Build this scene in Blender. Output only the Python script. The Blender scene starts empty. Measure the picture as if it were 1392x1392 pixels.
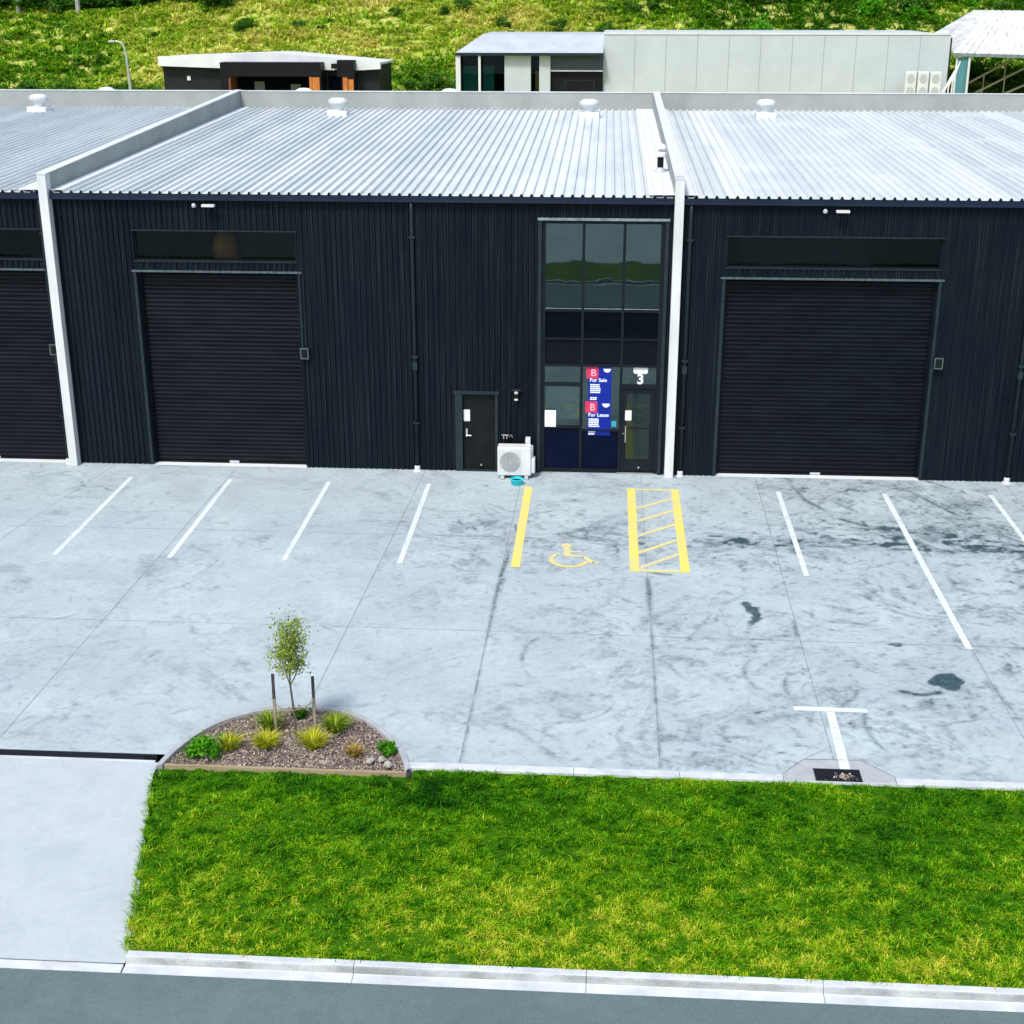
import bpy, bmesh, math, random
import numpy as np
from mathutils import Vector, Matrix
random.seed(7); RNG = np.random.default_rng(11)
S = bpy.context.scene; C = S.collection
R = math.radians

# ------------------------------------------------------------------ helpers
def tag(o, label=None, cat=None, group=None, kind=None):
    if label: o['label'] = label
    if cat: o['category'] = cat
    if group: o['group'] = group
    if kind: o['kind'] = kind
    return o
def empty(name, loc, label=None, cat=None, group=None):
    o = bpy.data.objects.new(name, None); C.objects.link(o); o.location = loc
    o.empty_display_size = .2
    return tag(o, label, cat, group)
def wloc(o):
    v = Vector((0, 0, 0))
    while o is not None: v += o.location; o = o.parent
    return v
def link(name, me, mat, parent=None):
    o = bpy.data.objects.new(name, me); C.objects.link(o)
    if mat: me.materials.append(mat)
    if parent: o.parent = parent
    return o
def copy_tree(o, parent=None):
    c = o.copy(); C.objects.link(c)
    if parent: c.parent = parent
    for ch in list(o.children): copy_tree(ch, c)
    return c

class MB:
    def __init__(s): s.v = []; s.f = []
    def add(s, vs, fs):
        n = len(s.v); s.v += [tuple(p) for p in vs]; s.f += [tuple(i + n for i in f) for f in fs]; return s
    def box(s, x0, x1, y0, y1, z0, z1):
        return s.add([(x0,y0,z0),(x1,y0,z0),(x1,y1,z0),(x0,y1,z0),(x0,y0,z1),(x1,y0,z1),(x1,y1,z1),(x0,y1,z1)],
            [(0,3,2,1),(4,5,6,7),(0,1,5,4),(1,2,6,5),(2,3,7,6),(3,0,4,7)])
    def poly(s, pts): return s.add(pts, [tuple(range(len(pts)))])
    def prism(s, pts, d):     # polygon pts extruded by vector d
        n = len(pts); d = Vector(d)
        vs = [Vector(p) for p in pts] + [Vector(p) + d for p in pts]
        fs = [tuple(reversed(range(n))), tuple(range(n, 2*n))] + [(i, (i+1) % n, (i+1) % n + n, i + n) for i in range(n)]
        return s.add(vs, fs)
    def tube(s, pts, r, n=8, cap=True):
        pts = [Vector(p) for p in pts]; rr = r if isinstance(r, (list, tuple)) else [r]*len(pts)
        base = len(s.v); ref = None
        for i, p in enumerate(pts):
            t = (pts[min(i+1, len(pts)-1)] - pts[max(i-1, 0)]).normalized()
            if ref is None: ref = t.orthogonal().normalized()
            ref = (ref - t*ref.dot(t)).normalized(); b = t.cross(ref)
            for k in range(n):
                a = 2*math.pi*k/n; s.v.append(tuple(p + (ref*math.cos(a) + b*math.sin(a))*rr[i]))
        for i in range(len(pts)-1):
            for k in range(n):
                a = base+i*n+k; b2 = base+i*n+(k+1) % n
                s.f.append((a, b2, b2+n, a+n))
        if cap:
            s.f.append(tuple(base+k for k in reversed(range(n)))); e = base+(len(pts)-1)*n
            s.f.append(tuple(e+k for k in range(n)))
        return s
    def lathe(s, prof, c, n=20):   # prof: (r,z)
        base = len(s.v); c = Vector(c)
        for r, z in prof:
            for k in range(n):
                a = 2*math.pi*k/n; s.v.append((c.x+r*math.cos(a), c.y+r*math.sin(a), c.z+z))
        for i in range(len(prof)-1):
            for k in range(n):
                a = base+i*n+k; b = base+i*n+(k+1) % n; s.f.append((a, b, b+n, a+n))
        return s
    def sheet(s, rows):            # grid of points
        base = len(s.v); m = len(rows[0])
        for r in rows: s.v += [tuple(p) for p in r]
        for i in range(len(rows)-1):
            for j in range(m-1):
                a = base+i*m+j; s.f.append((a, a+1, a+m+1, a+m))
        return s
    def build(s, name, mat, parent=None, bevel=0, smooth=False, seg=2):
        o0 = wloc(parent) if parent else Vector((0, 0, 0))
        me = bpy.data.meshes.new(name); me.from_pydata([(x-o0.x, y-o0.y, z-o0.z) for x, y, z in s.v], [], s.f); me.update()
        o = link(name, me, mat, parent)
        if bevel:
            b = o.modifiers.new('bevel', 'BEVEL'); b.width = bevel; b.segments = seg; b.limit_method = 'ANGLE'
        if smooth: me.shade_smooth()
        return o

def each(name, m, parent, *boxes, bevel=0):
    return [MB().box(*b).build(name, m, parent, bevel) for b in boxes]

def np_tris(name, V, F, mat, parent=None, **attrs):
    o0 = wloc(parent) if parent else Vector((0, 0, 0))
    V = np.asarray(V, np.float32) - np.array(o0, np.float32); F = np.asarray(F, np.int32)
    me = bpy.data.meshes.new(name); k = F.shape[1]
    me.vertices.add(len(V)); me.vertices.foreach_set('co', V.ravel())
    me.loops.add(F.size); me.loops.foreach_set('vertex_index', F.ravel())
    me.polygons.add(len(F)); me.polygons.foreach_set('loop_start', np.arange(0, F.size, k, dtype=np.int32))
    me.update(calc_edges=True)
    for a, val in attrs.items():
        at = me.attributes.new(a, 'FLOAT', 'POINT'); at.data.foreach_set('value', np.asarray(val, np.float32))
    return link(name, me, mat, parent)

def hsh(ix, iy, seed):
    n = (ix.astype(np.int64)*374761393 + iy.astype(np.int64)*668265263 + seed*1274126177) & 0x7fffffff
    n = ((n ^ (n >> 13))*1274126177) & 0x7fffffff
    return ((n ^ (n >> 16)) & 0xffff)/65535.0
def vn(x, y, seed=0):
    x0 = np.floor(x); y0 = np.floor(y); fx = x-x0; fy = y-y0
    fx = fx*fx*(3-2*fx); fy = fy*fy*(3-2*fy)
    a = hsh(x0, y0, seed); b = hsh(x0+1, y0, seed); c = hsh(x0, y0+1, seed); d = hsh(x0+1, y0+1, seed)
    return (a*(1-fx)+b*fx)*(1-fy)+(c*(1-fx)+d*fx)*fy
def fbm(x, y, seed=0, o=4):
    t = 0; w = .5
    for i in range(o): t = t+w*vn(x, y, seed+i*17); x = x*2.03+5.1; y = y*2.03-3.7; w *= .5
    return t/(1-.5**o)
def sstep(a, b, x): t = np.clip((x-a)/(b-a), 0, 1); return t*t*(3-2*t)

# ------------------------------------------------------------------ materials
def srgb(r, g, b):
    f = lambda c: (c/255/12.92 if c/255 <= .04045 else ((c/255+.055)/1.055)**2.4)
    return (f(r), f(g), f(b), 1)
def nodes(name):
    m = bpy.data.materials.new(name); m.use_nodes = True
    nt = m.node_tree; b = nt.nodes['Principled BSDF']; return m, nt, b
def N(nt, t, **kw):
    n = nt.nodes.new(t)
    for k, v in kw.items():
        if k in n.inputs: n.inputs[k].default_value = v
        else: setattr(n, k, v)
    return n
def mixc(nt, fac, a, b, mode='MIX'):
    n = nt.nodes.new('ShaderNodeMix'); n.data_type = 'RGBA'; n.blend_type = mode
    for idx, val in ((0, fac), (6, a), (7, b)):
        if hasattr(val, 'is_linked') or isinstance(val, bpy.types.NodeSocket): nt.links.new(val, n.inputs[idx])
        else: n.inputs[idx].default_value = val
    return n.outputs[2]
def coords(nt, scale=(1, 1, 1)):
    g = N(nt, 'ShaderNodeNewGeometry'); m = N(nt, 'ShaderNodeMapping'); m.inputs['Scale'].default_value = scale
    nt.links.new(g.outputs['Position'], m.inputs['Vector']); return m.outputs[0]
def noise(nt, vec, scale, detail=4, rough=.6, dist=0):
    n = N(nt, 'ShaderNodeTexNoise', Scale=scale, Detail=detail, Roughness=rough, Distortion=dist)
    nt.links.new(vec, n.inputs['Vector']); return n.outputs['Fac']
def ramp(nt, fac, a, b, lo=.0, hi=1.):
    n = N(nt, 'ShaderNodeMapRange'); n.inputs[1].default_value = lo; n.inputs[2].default_value = hi
    n.inputs[3].default_value = a; n.inputs[4].default_value = b
    nt.links.new(fac, n.inputs[0]); return n.outputs[0]
def bump(nt, b, h, strength=.3, dist=.02):
    n = N(nt, 'ShaderNodeBump', Strength=strength, Distance=dist)
    nt.links.new(h, n.inputs['Height']); nt.links.new(n.outputs[0], b.inputs['Normal'])
def mat(name, c1, c2=None, scale=2., rough=.6, metal=0, bmp=0, stretch=(1, 1, 1), lo=.35, hi=.65, fine=0, spec=.5, bscale=None):
    m, nt, b = nodes(name); b.inputs['Roughness'].default_value = rough; b.inputs['Metallic'].default_value = metal
    b.inputs['Specular IOR Level'].default_value = spec
    b.inputs['Base Color'].default_value = c1
    if c2 or bmp or fine:
        v = coords(nt, stretch); n = noise(nt, v, scale, 6, .62)
        col = mixc(nt, ramp(nt, n, 0, 1, lo, hi), c1, c2 or c1)
        if fine:
            f = noise(nt, v, scale*23, 2, .7)
            col = mixc(nt, ramp(nt, f, fine, 0, .3, .6), col, (0.02, .02, .02, 1))
        nt.links.new(col, b.inputs['Base Color'])
        if bmp: bump(nt, b, noise(nt, v, bscale or scale*8, 4, .6), bmp)
    return m
def leafmat(name, stops, rough=.55, trans=.35):
    m, nt, b = nodes(name); b.inputs['Roughness'].default_value = rough
    b.inputs['Specular IOR Level'].default_value = .10
    a = N(nt, 'ShaderNodeAttribute'); a.attribute_name = 'tint'
    r = N(nt, 'ShaderNodeValToRGB'); cr = r.color_ramp
    for i, (p, c) in enumerate(stops):
        e = cr.elements[i] if i < 2 else cr.elements.new(p)
        e.position = p; e.color = c
    nt.links.new(a.outputs['Fac'], r.inputs[0]); nt.links.new(r.outputs[0], b.inputs['Base Color'])
    t = N(nt, 'ShaderNodeBsdfTranslucent'); nt.links.new(r.outputs[0], t.inputs[0])
    mx = N(nt, 'ShaderNodeMixShader'); mx.inputs[0].default_value = trans
    nt.links.new(b.outputs[0], mx.inputs[1]); nt.links.new(t.outputs[0], mx.inputs[2])
    nt.links.new(mx.outputs[0], nt.nodes['Material Output'].inputs[0]); return m
def glassmat(name, tint, refl=.14, rough=.01):
    m, nt, b = nodes(name); nt.nodes.remove(b)
    t = N(nt, 'ShaderNodeBsdfTransparent'); t.inputs[0].default_value = tint
    g = N(nt, 'ShaderNodeBsdfGlossy'); g.inputs['Roughness'].default_value = rough; g.inputs[0].default_value = (.68, .90, .90, 1)
    lw = N(nt, 'ShaderNodeLayerWeight'); lw.inputs[0].default_value = .25
    f = ramp(nt, lw.outputs['Fresnel'], refl, .9, .05, 1)
    v = coords(nt, (1, 1, 1)); n = noise(nt, v, 1.6, 2)
    bp = N(nt, 'ShaderNodeBump', Strength=.022, Distance=.05); nt.links.new(n, bp.inputs['Height']); nt.links.new(bp.outputs[0], g.inputs['Normal'])
    mx = N(nt, 'ShaderNodeMixShader'); nt.links.new(f, mx.inputs[0]); nt.links.new(t.outputs[0], mx.inputs[1]); nt.links.new(g.outputs[0], mx.inputs[2])
    nt.links.new(mx.outputs[0], nt.nodes['Material Output'].inputs[0]); return m

def L(r, g, b): return (r, g, b, 1)
# pavement: 'stain' is the dirt itself (tyre scuffs, spills, damp along saw cuts)
def pavemat(name, light, light2, dark, patch=L(.20, .25, .27), speck=L(.15, .18, .19)):
    m, nt, b = nodes(name)
    v = coords(nt); n1 = noise(nt, v, .55, 7, .65, .6); n2 = noise(nt, v, 9, 6, .7, .3); n3 = noise(nt, v, 70, 2, .6)
    col = mixc(nt, ramp(nt, n1, 0, 1, .35, .65), light, light2)
    n4 = noise(nt, v, 1.7, 5, .7, .8); col = mixc(nt, ramp(nt, n4, 0, .6, .45, .7), col, tuple(.5*a_+.5*b_ for a_, b_ in zip(light2, patch)) if name != 'car_park_concrete' else L(.36, .41, .45))
    col = mixc(nt, ramp(nt, n2, .0, .35, .45, .75), col, patch)
    col = mixc(nt, ramp(nt, n3, .22, 0, .3, .55), col, speck)
    a = N(nt, 'ShaderNodeAttribute'); a.attribute_name = 'stain'
    mu = N(nt, 'ShaderNodeMath', operation='MULTIPLY'); nt.links.new(a.outputs['Fac'], mu.inputs[0])
    nt.links.new(ramp(nt, n2, .45, 1.3, .3, .62), mu.inputs[1]); mu.use_clamp = True
    mx_ = N(nt, 'ShaderNodeMath', operation='MAXIMUM'); nt.links.new(mu.outputs[0], mx_.inputs[0]); nt.links.new(ramp(nt, a.outputs['Fac'], 0, .92, .78, .95), mx_.inputs[1]); mu = mx_
    col = mixc(nt, mu.outputs[0], col, dark)
    nt.links.new(col, b.inputs['Base Color'])
    nt.links.new(ramp(nt, a.outputs['Fac'], .78, .5), b.inputs['Roughness'])
    bump(nt, b, n2, .12, .01); return m
M = {}
M['pave'] = pavemat('car_park_concrete', L(.425, .505, .515), L(.345, .40, .425), L(.028, .062, .072))
M['drive'] = pavemat('driveway_concrete', L(.44, .485, .50), L(.385, .43, .45), L(.1, .1, .1), L(.29, .33, .35), L(.26, .29, .31))
M['kerb'] = mat('kerb_concrete', L(.56, .60, .60), L(.42, .45, .46), 2.2, .8, fine=.1, bmp=.15)
M['kerbdirty'] = mat('kerb_dirty', L(.44, .47, .47), L(.23, .25, .25), 2.5, .85, fine=.25, bmp=.2, stretch=(.6, 1, 1))
M['sumpslab'] = mat('sump_concrete', L(.40, .42, .43), L(.31, .33, .34), 4, .85, fine=.2)
M['asphalt'] = pavemat('asphalt', L(.092, .136, .136), L(.068, .102, .105), L(.03, .04, .04), L(.045, .075, .078), L(.40, .47, .46))
M['joint'] = mat('saw_cut', L(.10, .12, .13), L(.28, .31, .33), 5, .9)
def paint(name, c, wear):
    m, nt, b = nodes(name); v = coords(nt); n = noise(nt, v, 14, 6, .75, .4); n2 = noise(nt, v, 1.2, 3)
    s = N(nt, 'ShaderNodeMath', operation='ADD'); nt.links.new(n, s.inputs[0]); nt.links.new(ramp(nt, n2, -.15, .15), s.inputs[1])
    col = mixc(nt, ramp(nt, s.outputs[0], .06, wear, .42, .66), c, L(.33, .41, .43))
    nt.links.new(col, b.inputs['Base Color']); b.inputs['Roughness'].default_value = .7; return m
M['white_line'] = paint('white_line_paint', L(.66, .70, .71), .7)
M['yellow_line'] = paint('yellow_line_paint', L(.78, .62, .05), .7)
M['yellow_pale'] = paint('worn_yellow_paint', L(.74, .60, .14), 1.0)
def cladmat():
    m, nt, b = nodes('dark_wall_cladding'); g = N(nt, 'ShaderNodeNewGeometry'); sx = N(nt, 'ShaderNodeSeparateXYZ'); nt.links.new(g.outputs['Position'], sx.inputs[0])
    d = N(nt, 'ShaderNodeMath', operation='DIVIDE'); nt.links.new(sx.outputs[0], d.inputs[0]); d.inputs[1].default_value = .852
    f = N(nt, 'ShaderNodeMath', operation='FLOOR'); nt.links.new(d.outputs[0], f.inputs[0])
    w = N(nt, 'ShaderNodeTexWhiteNoise'); w.noise_dimensions = '1D'; nt.links.new(f.outputs[0], w.inputs['W'])
    n = noise(nt, coords(nt, (6, 2, .22)), 1.5, 6, .7); n2 = noise(nt, coords(nt, (1, 1, 1)), .7, 5); n3 = noise(nt, coords(nt, (16, 2, .25)), 1, 4, .75)
    col = mixc(nt, w.outputs['Value'], L(.0020, .0055, .0105), L(.0042, .0085, .0145))
    col = mixc(nt, ramp(nt, n, 0, .85, .42, .72), col, L(.0085, .0135, .0170))
    col = mixc(nt, ramp(nt, n2, 0, .6, .5, .75), col, L(.0065, .0120, .0115))
    col = mixc(nt, ramp(nt, n3, 0, .55, .52, .72), col, L(.026, .038, .042))
    nt.links.new(col, b.inputs['Base Color']); b.inputs['Specular IOR Level'].default_value = .085
    nt.links.new(ramp(nt, n2, .42, .62, .3, .7), b.inputs['Roughness']); return m
M['clad'] = cladmat()
M['roller'] = mat('black_roller_steel', L(.0010, .0028, .0060), L(.0045, .0075, .011), 1.4, .34, spec=.15, stretch=(.7, 1, 2.2), bmp=.03)
M['trim'] = mat('dark_trim_steel', L(.010, .019, .026), L(.016, .028, .034), 2, .45, spec=.2)
M['gutter'] = mat('navy_gutter', L(.007, .013, .033), L(.012, .02, .042), 1.5, .4, spec=.2)
M['headtrim'] = mat('weathered_head_flashing', L(.075, .11, .12), L(.03, .05, .06), 6, .5, stretch=(2, 1, 1))
M['palesill'] = mat('pale_flashing', L(.20, .25, .25), L(.10, .14, .15), 4, .5)
def roofmat():
    m, nt, b = nodes('roof_steel'); g = N(nt, 'ShaderNodeNewGeometry'); sx = N(nt, 'ShaderNodeSeparateXYZ'); nt.links.new(g.outputs['Position'], sx.inputs[0])
    d = N(nt, 'ShaderNodeMath', operation='DIVIDE'); nt.links.new(sx.outputs[0], d.inputs[0]); d.inputs[1].default_value = .75
    f = N(nt, 'ShaderNodeMath', operation='FLOOR'); nt.links.new(d.outputs[0], f.inputs[0])
    w = N(nt, 'ShaderNodeTexWhiteNoise'); w.noise_dimensions = '1D'; nt.links.new(f.outputs[0], w.inputs['W'])
    v = coords(nt, (1, .12, 1)); n = noise(nt, v, 1.6, 6, .7); n2 = noise(nt, coords(nt), .5, 5)
    col = mixc(nt, ramp(nt, w.outputs['Value'], 0, .9), L(.57, .605, .61), L(.44, .485, .50))
    col = mixc(nt, ramp(nt, n, 0, .7, .45, .75), col, L(.38, .43, .45))
    col = mixc(nt, ramp(nt, n2, 0, .5, .5, .75), col, L(.66, .69, .695))
    nt.links.new(col, b.inputs['Base Color']); b.inputs['Roughness'].default_value = .6; b.inputs['Specular IOR Level'].default_value = .3
    return m
M['roof'] = roofmat()
M['flash'] = mat('white_roof_flashing', L(.68, .71, .73), L(.60, .63, .65), 1.1, .5)
M['precast'] = mat('precast_concrete', L(.315, .34, .33), L(.25, .275, .265), .8, .8, fine=.08, bmp=.1, stretch=(1, 1, .6))
M['cap'] = mat('wall_capping', L(.62, .65, .66), L(.52, .55, .56), 1.5, .5)
M['post'] = mat('white_painted_concrete', L(.62, .64, .63), L(.50, .53, .52), 1.4, .7, fine=.05, stretch=(2, 2, .4))
M['white'] = mat('white_plastic', L(.60, .62, .615), L(.53, .555, .555), 3, .45)
M['lightgrey'] = mat('light_grey_plastic', L(.40, .425, .425), L(.35, .375, .375), 8, .5)
M['grey'] = mat('grey_plastic', L(.42, .45, .46), L(.36, .39, .40), 8, .5)
M['steel'] = mat('stainless', L(.62, .64, .65), None, rough=.3, metal=.8)
M['black'] = mat('matt_black', L(.004, .005, .006), L(.008, .009, .010), 4, .55, spec=.15)
M['alu'] = mat('dark_aluminium', L(.004, .008, .012), L(.008, .012, .016), 2, .45, spec=.15)
M['navyglass'] = mat('navy_spandrel', L(.001, .003, .016), L(.002, .0045, .021), 2, .2, spec=.08)
M['glass'] = glassmat('window_glass', L(.50, .58, .58), .105)
M['doorglass'] = glassmat('door_glass', L(.45, .52, .52), .06)
M['darkglass'] = glassmat('tinted_high_glass', L(.55, .58, .60), .012)
M['spandrel'] = mat('dark_spandrel_glass', L(.0015, .003, .007), None, rough=.08, spec=.16)
M['blind'] = mat('pale_blind', L(.60, .64, .62), L(.5, .55, .54), 2, .8)
M['interior'] = mat('interior_wall', L(.16, .19, .19), L(.12, .15, .15), 1, .9)
M['panelgrey'] = mat('grey_reflection', L(.035, .048, .055), L(.02, .03, .035), 2, .9)  # tone of the panels standing in for grey reflections
M['darkint'] = mat('dark_interior', L(.04, .04, .045), None, rough=.9)
M['amber'] = mat('amber_shape_surface', L(.80, .36, .02), L(.6, .24, .02), 3, .6)
M['cyan'] = mat('cyan_plastic', L(.01, .62, .72), L(.01, .55, .66), 5, .4)
M['paper'] = mat('white_paper', L(.66, .68, .68), None, rough=.7)
M['blue'] = mat('poster_blue', L(.002, .014, .22), L(.003, .02, .28), 3, .35, spec=.25)
M['red'] = mat('poster_red', L(.55, .03, .09), L(.5, .04, .11), 6, .4, spec=.25)
M['pink'] = mat('poster_pink', L(.80, .45, .55), None, rough=.4)
M['lettering'] = mat('poster_lettering', L(.80, .85, .90), None, rough=.5)
M['teal'] = mat('sticker_teal', L(.02, .30, .42), None, rough=.4)
M['grate'] = mat('cast_grate', L(.012, .014, .02), L(.02, .022, .028), 10, .5, metal=.3)
M['soil'] = mat('bed_soil', L(.24, .20, .175), L(.15, .125, .11), 12, .95, bmp=.6)
M['timber'] = mat('pine_edging', L(.34, .27, .16), L(.24, .19, .11), 6, .8, stretch=(.3, 3, 3), bmp=.2)
M['bark'] = mat('young_bark', L(.13, .11, .075), L(.075, .06, .045), 14, .9, bmp=.4)
M['stake'] = mat('weathered_stake', L(.30, .25, .19), L(.18, .145, .11), 9, .85, stretch=(3, 3, .3))
M['stakedark'] = mat('dark_stake_head', L(.035, .03, .03), L(.06, .05, .05), 9, .8)
M['tie'] = mat('tree_tie', L(.22, .17, .12), None, rough=.8)
M['rock'] = mat('pale_rock', L(.44, .42, .37), L(.26, .25, .22), 9, .9, bmp=.4)
M['lawn'] = mat('lawn_soil', L(.020, .085, .003), L(.05, .12, .006), 5, 1, spec=0)
M['verge'] = mat('verge_grass', L(.03, .085, .006), L(.10, .15, .02), .7, .95, bmp=.6)
M['ground'] = mat('ground_earth', L(.07, .10, .03), L(.10, .11, .05), .15, .95)
M['hill'] = mat('hill_grass', L(.28, .36, .03), L(.50, .47, .14), .22, .95, bmp=.8, bscale=3)
M['trunk'] = mat('pale_gum_bark', L(.40, .40, .36), L(.22, .22, .19), 4, .85, stretch=(1, 1, .3))
M['darktrunk'] = mat('dark_trunk_bark', L(.10, .09, .07), L(.05, .045, .035), 5, .9)
M['wall_panel'] = mat('precast_panel', L(.45, .50, .52), L(.40, .445, .47), .5, .8, fine=.03)
M['paneljoint'] = mat('panel_joint', L(.22, .25, .26), None, rough=.9)
M['zinc'] = mat('zinc_roof', L(.44, .48, .50), L(.36, .40, .42), .9, .5)
M['roofwhite'] = mat('white_sheet_roof', L(.66, .69, .70), L(.56, .59, .61), 1, .5)
M['weathered'] = mat('streaked_white_roof', L(.66, .68, .68), L(.34, .34, .32), 1.6, .6, stretch=(2.2, .4, .4), lo=.42, hi=.72)
M['bldark'] = mat('charcoal_wall', L(.009, .011, .015), L(.013, .016, .020), 1, .6, spec=.2)
M['orange'] = mat('orange_cedar', L(.50, .17, .02), L(.36, .11, .02), 3, .6, stretch=(4, 4, .5))
M['curtain'] = mat('green_curtain', L(.06, .45, .36), L(.04, .34, .28), 5, .8, stretch=(5, 1, .3))
M['galv'] = mat('galvanised', L(.40, .42, .40), L(.32, .34, .32), 3, .45, metal=.3)
M['rail'] = mat('pale_timber_rail', L(.45, .42, .34), L(.35, .33, .27), 3, .8)
green = [(0, L(.006, .050, .001)), (.28, L(.035, .19, .001)), (.5, L(.115, .36, .002)), (.74, L(.36, .52, .006)), (1, L(.72, .66, .08))]
M['blade'] = leafmat('lawn_blades', green)
M['scrub'] = leafmat('hill_scrub', [(0, L(.04, .16, .008)), (.26, L(.17, .42, .012)), (.46, L(.42, .58, .03)), (.70, L(.66, .64, .13)), (1, L(.75, .66, .28))])
M['shrub'] = leafmat('shrub_leaves', [(0, L(.015, .055, .006)), (.5, L(.05, .15, .014)), (1, L(.13, .28, .025))])
M['woods'] = leafmat('dark_tree_leaves', [(0, L(.008, .022, .008)), (.5, L(.02, .055, .014)), (1, L(.05, .11, .025))])
M['tree'] = leafmat('young_tree_leaves', [(0, L(.07, .13, .02)), (.5, L(.24, .34, .045)), (1, L(.50, .56, .12))])
M['yspike'] = leafmat('yellow_tuft_leaves', [(0, L(.12, .20, .01)), (.5, L(.45, .50, .02)), (1, L(.75, .66, .05))])
M['gspike'] = leafmat('green_tuft_leaves', [(0, L(.06, .14, .008)), (.5, L(.22, .36, .02)), (1, L(.48, .54, .04))])
M['ospike'] = leafmat('orange_tuft_leaves', [(0, L(.16, .11, .02)), (.5, L(.40, .26, .03)), (1, L(.55, .38, .06))])
M['bushy'] = leafmat('bright_bush_leaves', [(0, L(.022, .12, .004)), (.5, L(.065, .28, .008)), (1, L(.16, .45, .02))])
M['mulch'] = leafmat('mulch_chips', [(0, L(.06, .05, .045)), (.5, L(.27, .21, .175)), (1, L(.58, .50, .43))], .9, 0)

# ------------------------------------------------------------------ foliage builders
def blades(P, h, w, az, lean, tint):
    n = len(P); d = np.stack([np.cos(az), np.sin(az), 0*az], 1); s = np.stack([-np.sin(az), np.cos(az), 0*az], 1)
    h = h[:, None]; w = w[:, None]; lean = lean[:, None]; up = np.array([0, 0, 1.])
    m = P + up*h*.55 + d*h*lean*.3; t = P + up*h*(1-.35*lean) + d*h*lean
    V = np.stack([P-s*w, P+s*w, m-s*w*.8, m+s*w*.8, t], 1).reshape(-1, 3)
    b = np.arange(n)[:, None]*5
    F = np.stack([b+np.array([0, 1, 3]), b+np.array([0, 3, 2]), b+np.array([2, 3, 4])], 1).reshape(-1, 3)
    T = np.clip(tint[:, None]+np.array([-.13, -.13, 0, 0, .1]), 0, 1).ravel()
    return V, F, T
def leaves(cent, size, tint, aspect=.45, rng=RNG):
    n = len(cent); a = rng.normal(size=(n, 3)); a /= np.linalg.norm(a, axis=1)[:, None]
    b = np.cross(a, rng.normal(size=(n, 3))); b /= np.linalg.norm(b, axis=1)[:, None]
    s = size[:, None]
    V = np.stack([cent-a*s, cent+b*s*aspect, cent+a*s, cent-b*s*aspect], 1).reshape(-1, 3)
    k = np.arange(n)[:, None]*4; F = k+np.array([0, 1, 2, 3])
    return V, F, np.repeat(tint, 4)
def clumpy(rng, n, c, rad, nclump=14, fill=.33):
    """n points gathered in clumps spread through an ellipsoid; also a tint per point."""
    c = np.array(c, float); rad = np.array(rad, float)
    d = rng.normal(size=(nclump, 3)); d /= np.linalg.norm(d, axis=1)[:, None]
    cc = c + d*rad*(rng.uniform(.35, .95, nclump)[:, None]); ct = rng.uniform(.1, .9, nclump); cr = rng.uniform(.6, 1.25, nclump)
    k = rng.integers(0, nclump, n); p = rng.normal(size=(n, 3))*.5
    pts = cc[k] + p*rad*fill*cr[k][:, None]*1.3
    return pts, np.clip(ct[k]*.6+rng.uniform(0, .45, n), 0, 1)

# ------------------------------------------------------------------ ground, road, kerb
def hz(x, y):
    x = np.asarray(x, float); y = np.asarray(y, float)
    t = sstep(26, 44, y)*5.3 - .3
    bank = 59.5 + 1.2*np.sin(x*.11) + 2.0*sstep(-15, -45, x)
    r = np.clip(y-bank, 0, 200)
    rise = np.where(r < 14, r*np.where(x < -27, .415, .43), 14*np.where(x < -27, .415, .43) + (r-14)*np.where(x < -27, .10, .33))
    rise = np.minimum(rise, 38)
    bumpy = (fbm(x*.35, y*.35, 3)-.5)*1.1*sstep(0, 6, r)
    return t + rise + bumpy
xs = np.concatenate([np.linspace(-600, -70, 12)[:-1], np.linspace(-70, 70, 141), np.linspace(70, 600, 12)[1:]])
ys = np.concatenate([np.linspace(24, 56, 17)[:-1], np.linspace(56, 96, 81), np.linspace(96, 600, 20)[1:]])
X, Y = np.meshgrid(xs, ys); Z = hz(X, Y)
def gridmesh(name, X, Y, Z, m, parent=None, **attrs):
    h, w = X.shape; i = np.arange(h*w).reshape(h, w)
    F = np.stack([i[:-1, :-1], i[:-1, 1:], i[1:, 1:], i[1:, :-1]], -1).reshape(-1, 4)
    return np_tris(name, np.stack([X, Y, Z], -1).reshape(-1, 3), F, m, parent, **attrs)
hill = tag(gridmesh('hillside', X, Y, Z, M['hill']), kind='structure'); hill.data.shade_smooth()
g = MB().poly([(-600, -600, -.3), (600, -600, -.3), (600, 24, -.3), (-600, 24, -.3)]).build('ground', M['ground']); tag(g, kind='structure')

# asphalt road in front with kerb and channel
road = MB().sheet([[(x, y, -.116) for x in np.linspace(-90, 90, 37)] for y in (-26.2, -24, -20.335)]).build('road', M['asphalt']); tag(road, kind='structure')
def kerb_run(x0, x1, sgn, y0, name):
    # cross section: flat top, battered face, channel
    k = MB(); d = MB()
    prof = [(0, -.3), (0, 0), (.10, 0), (.112, -.006)]
    d.prism([(x0, y0+sgn*a, z) for a, z in [(.1125, -.3), (.1125, -.0065), (.128, -.02), (.145, -.095), (.1455, -.3)]], (x1-x0, 0, 0))
    k2 = MB().prism([(x0, y0+sgn*a, z) for a, z in [(.146, -.3), (.146, -.098), (.16, -.106), (.31, -.112), (.31, -.3)]], (x1-x0, 0, 0))
    prof.append((.112, -.3))
    pts = [(x0, y0+sgn*a, z) for a, z in prof]
    k.prism(pts, (x1-x0, 0, 0)); o = k.build(name, M['kerb']); d.build('kerb_face', M['kerbdirty'], o); k2.build('channel', M['kerb'], o); return o
x = -6.02; i = 0
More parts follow.
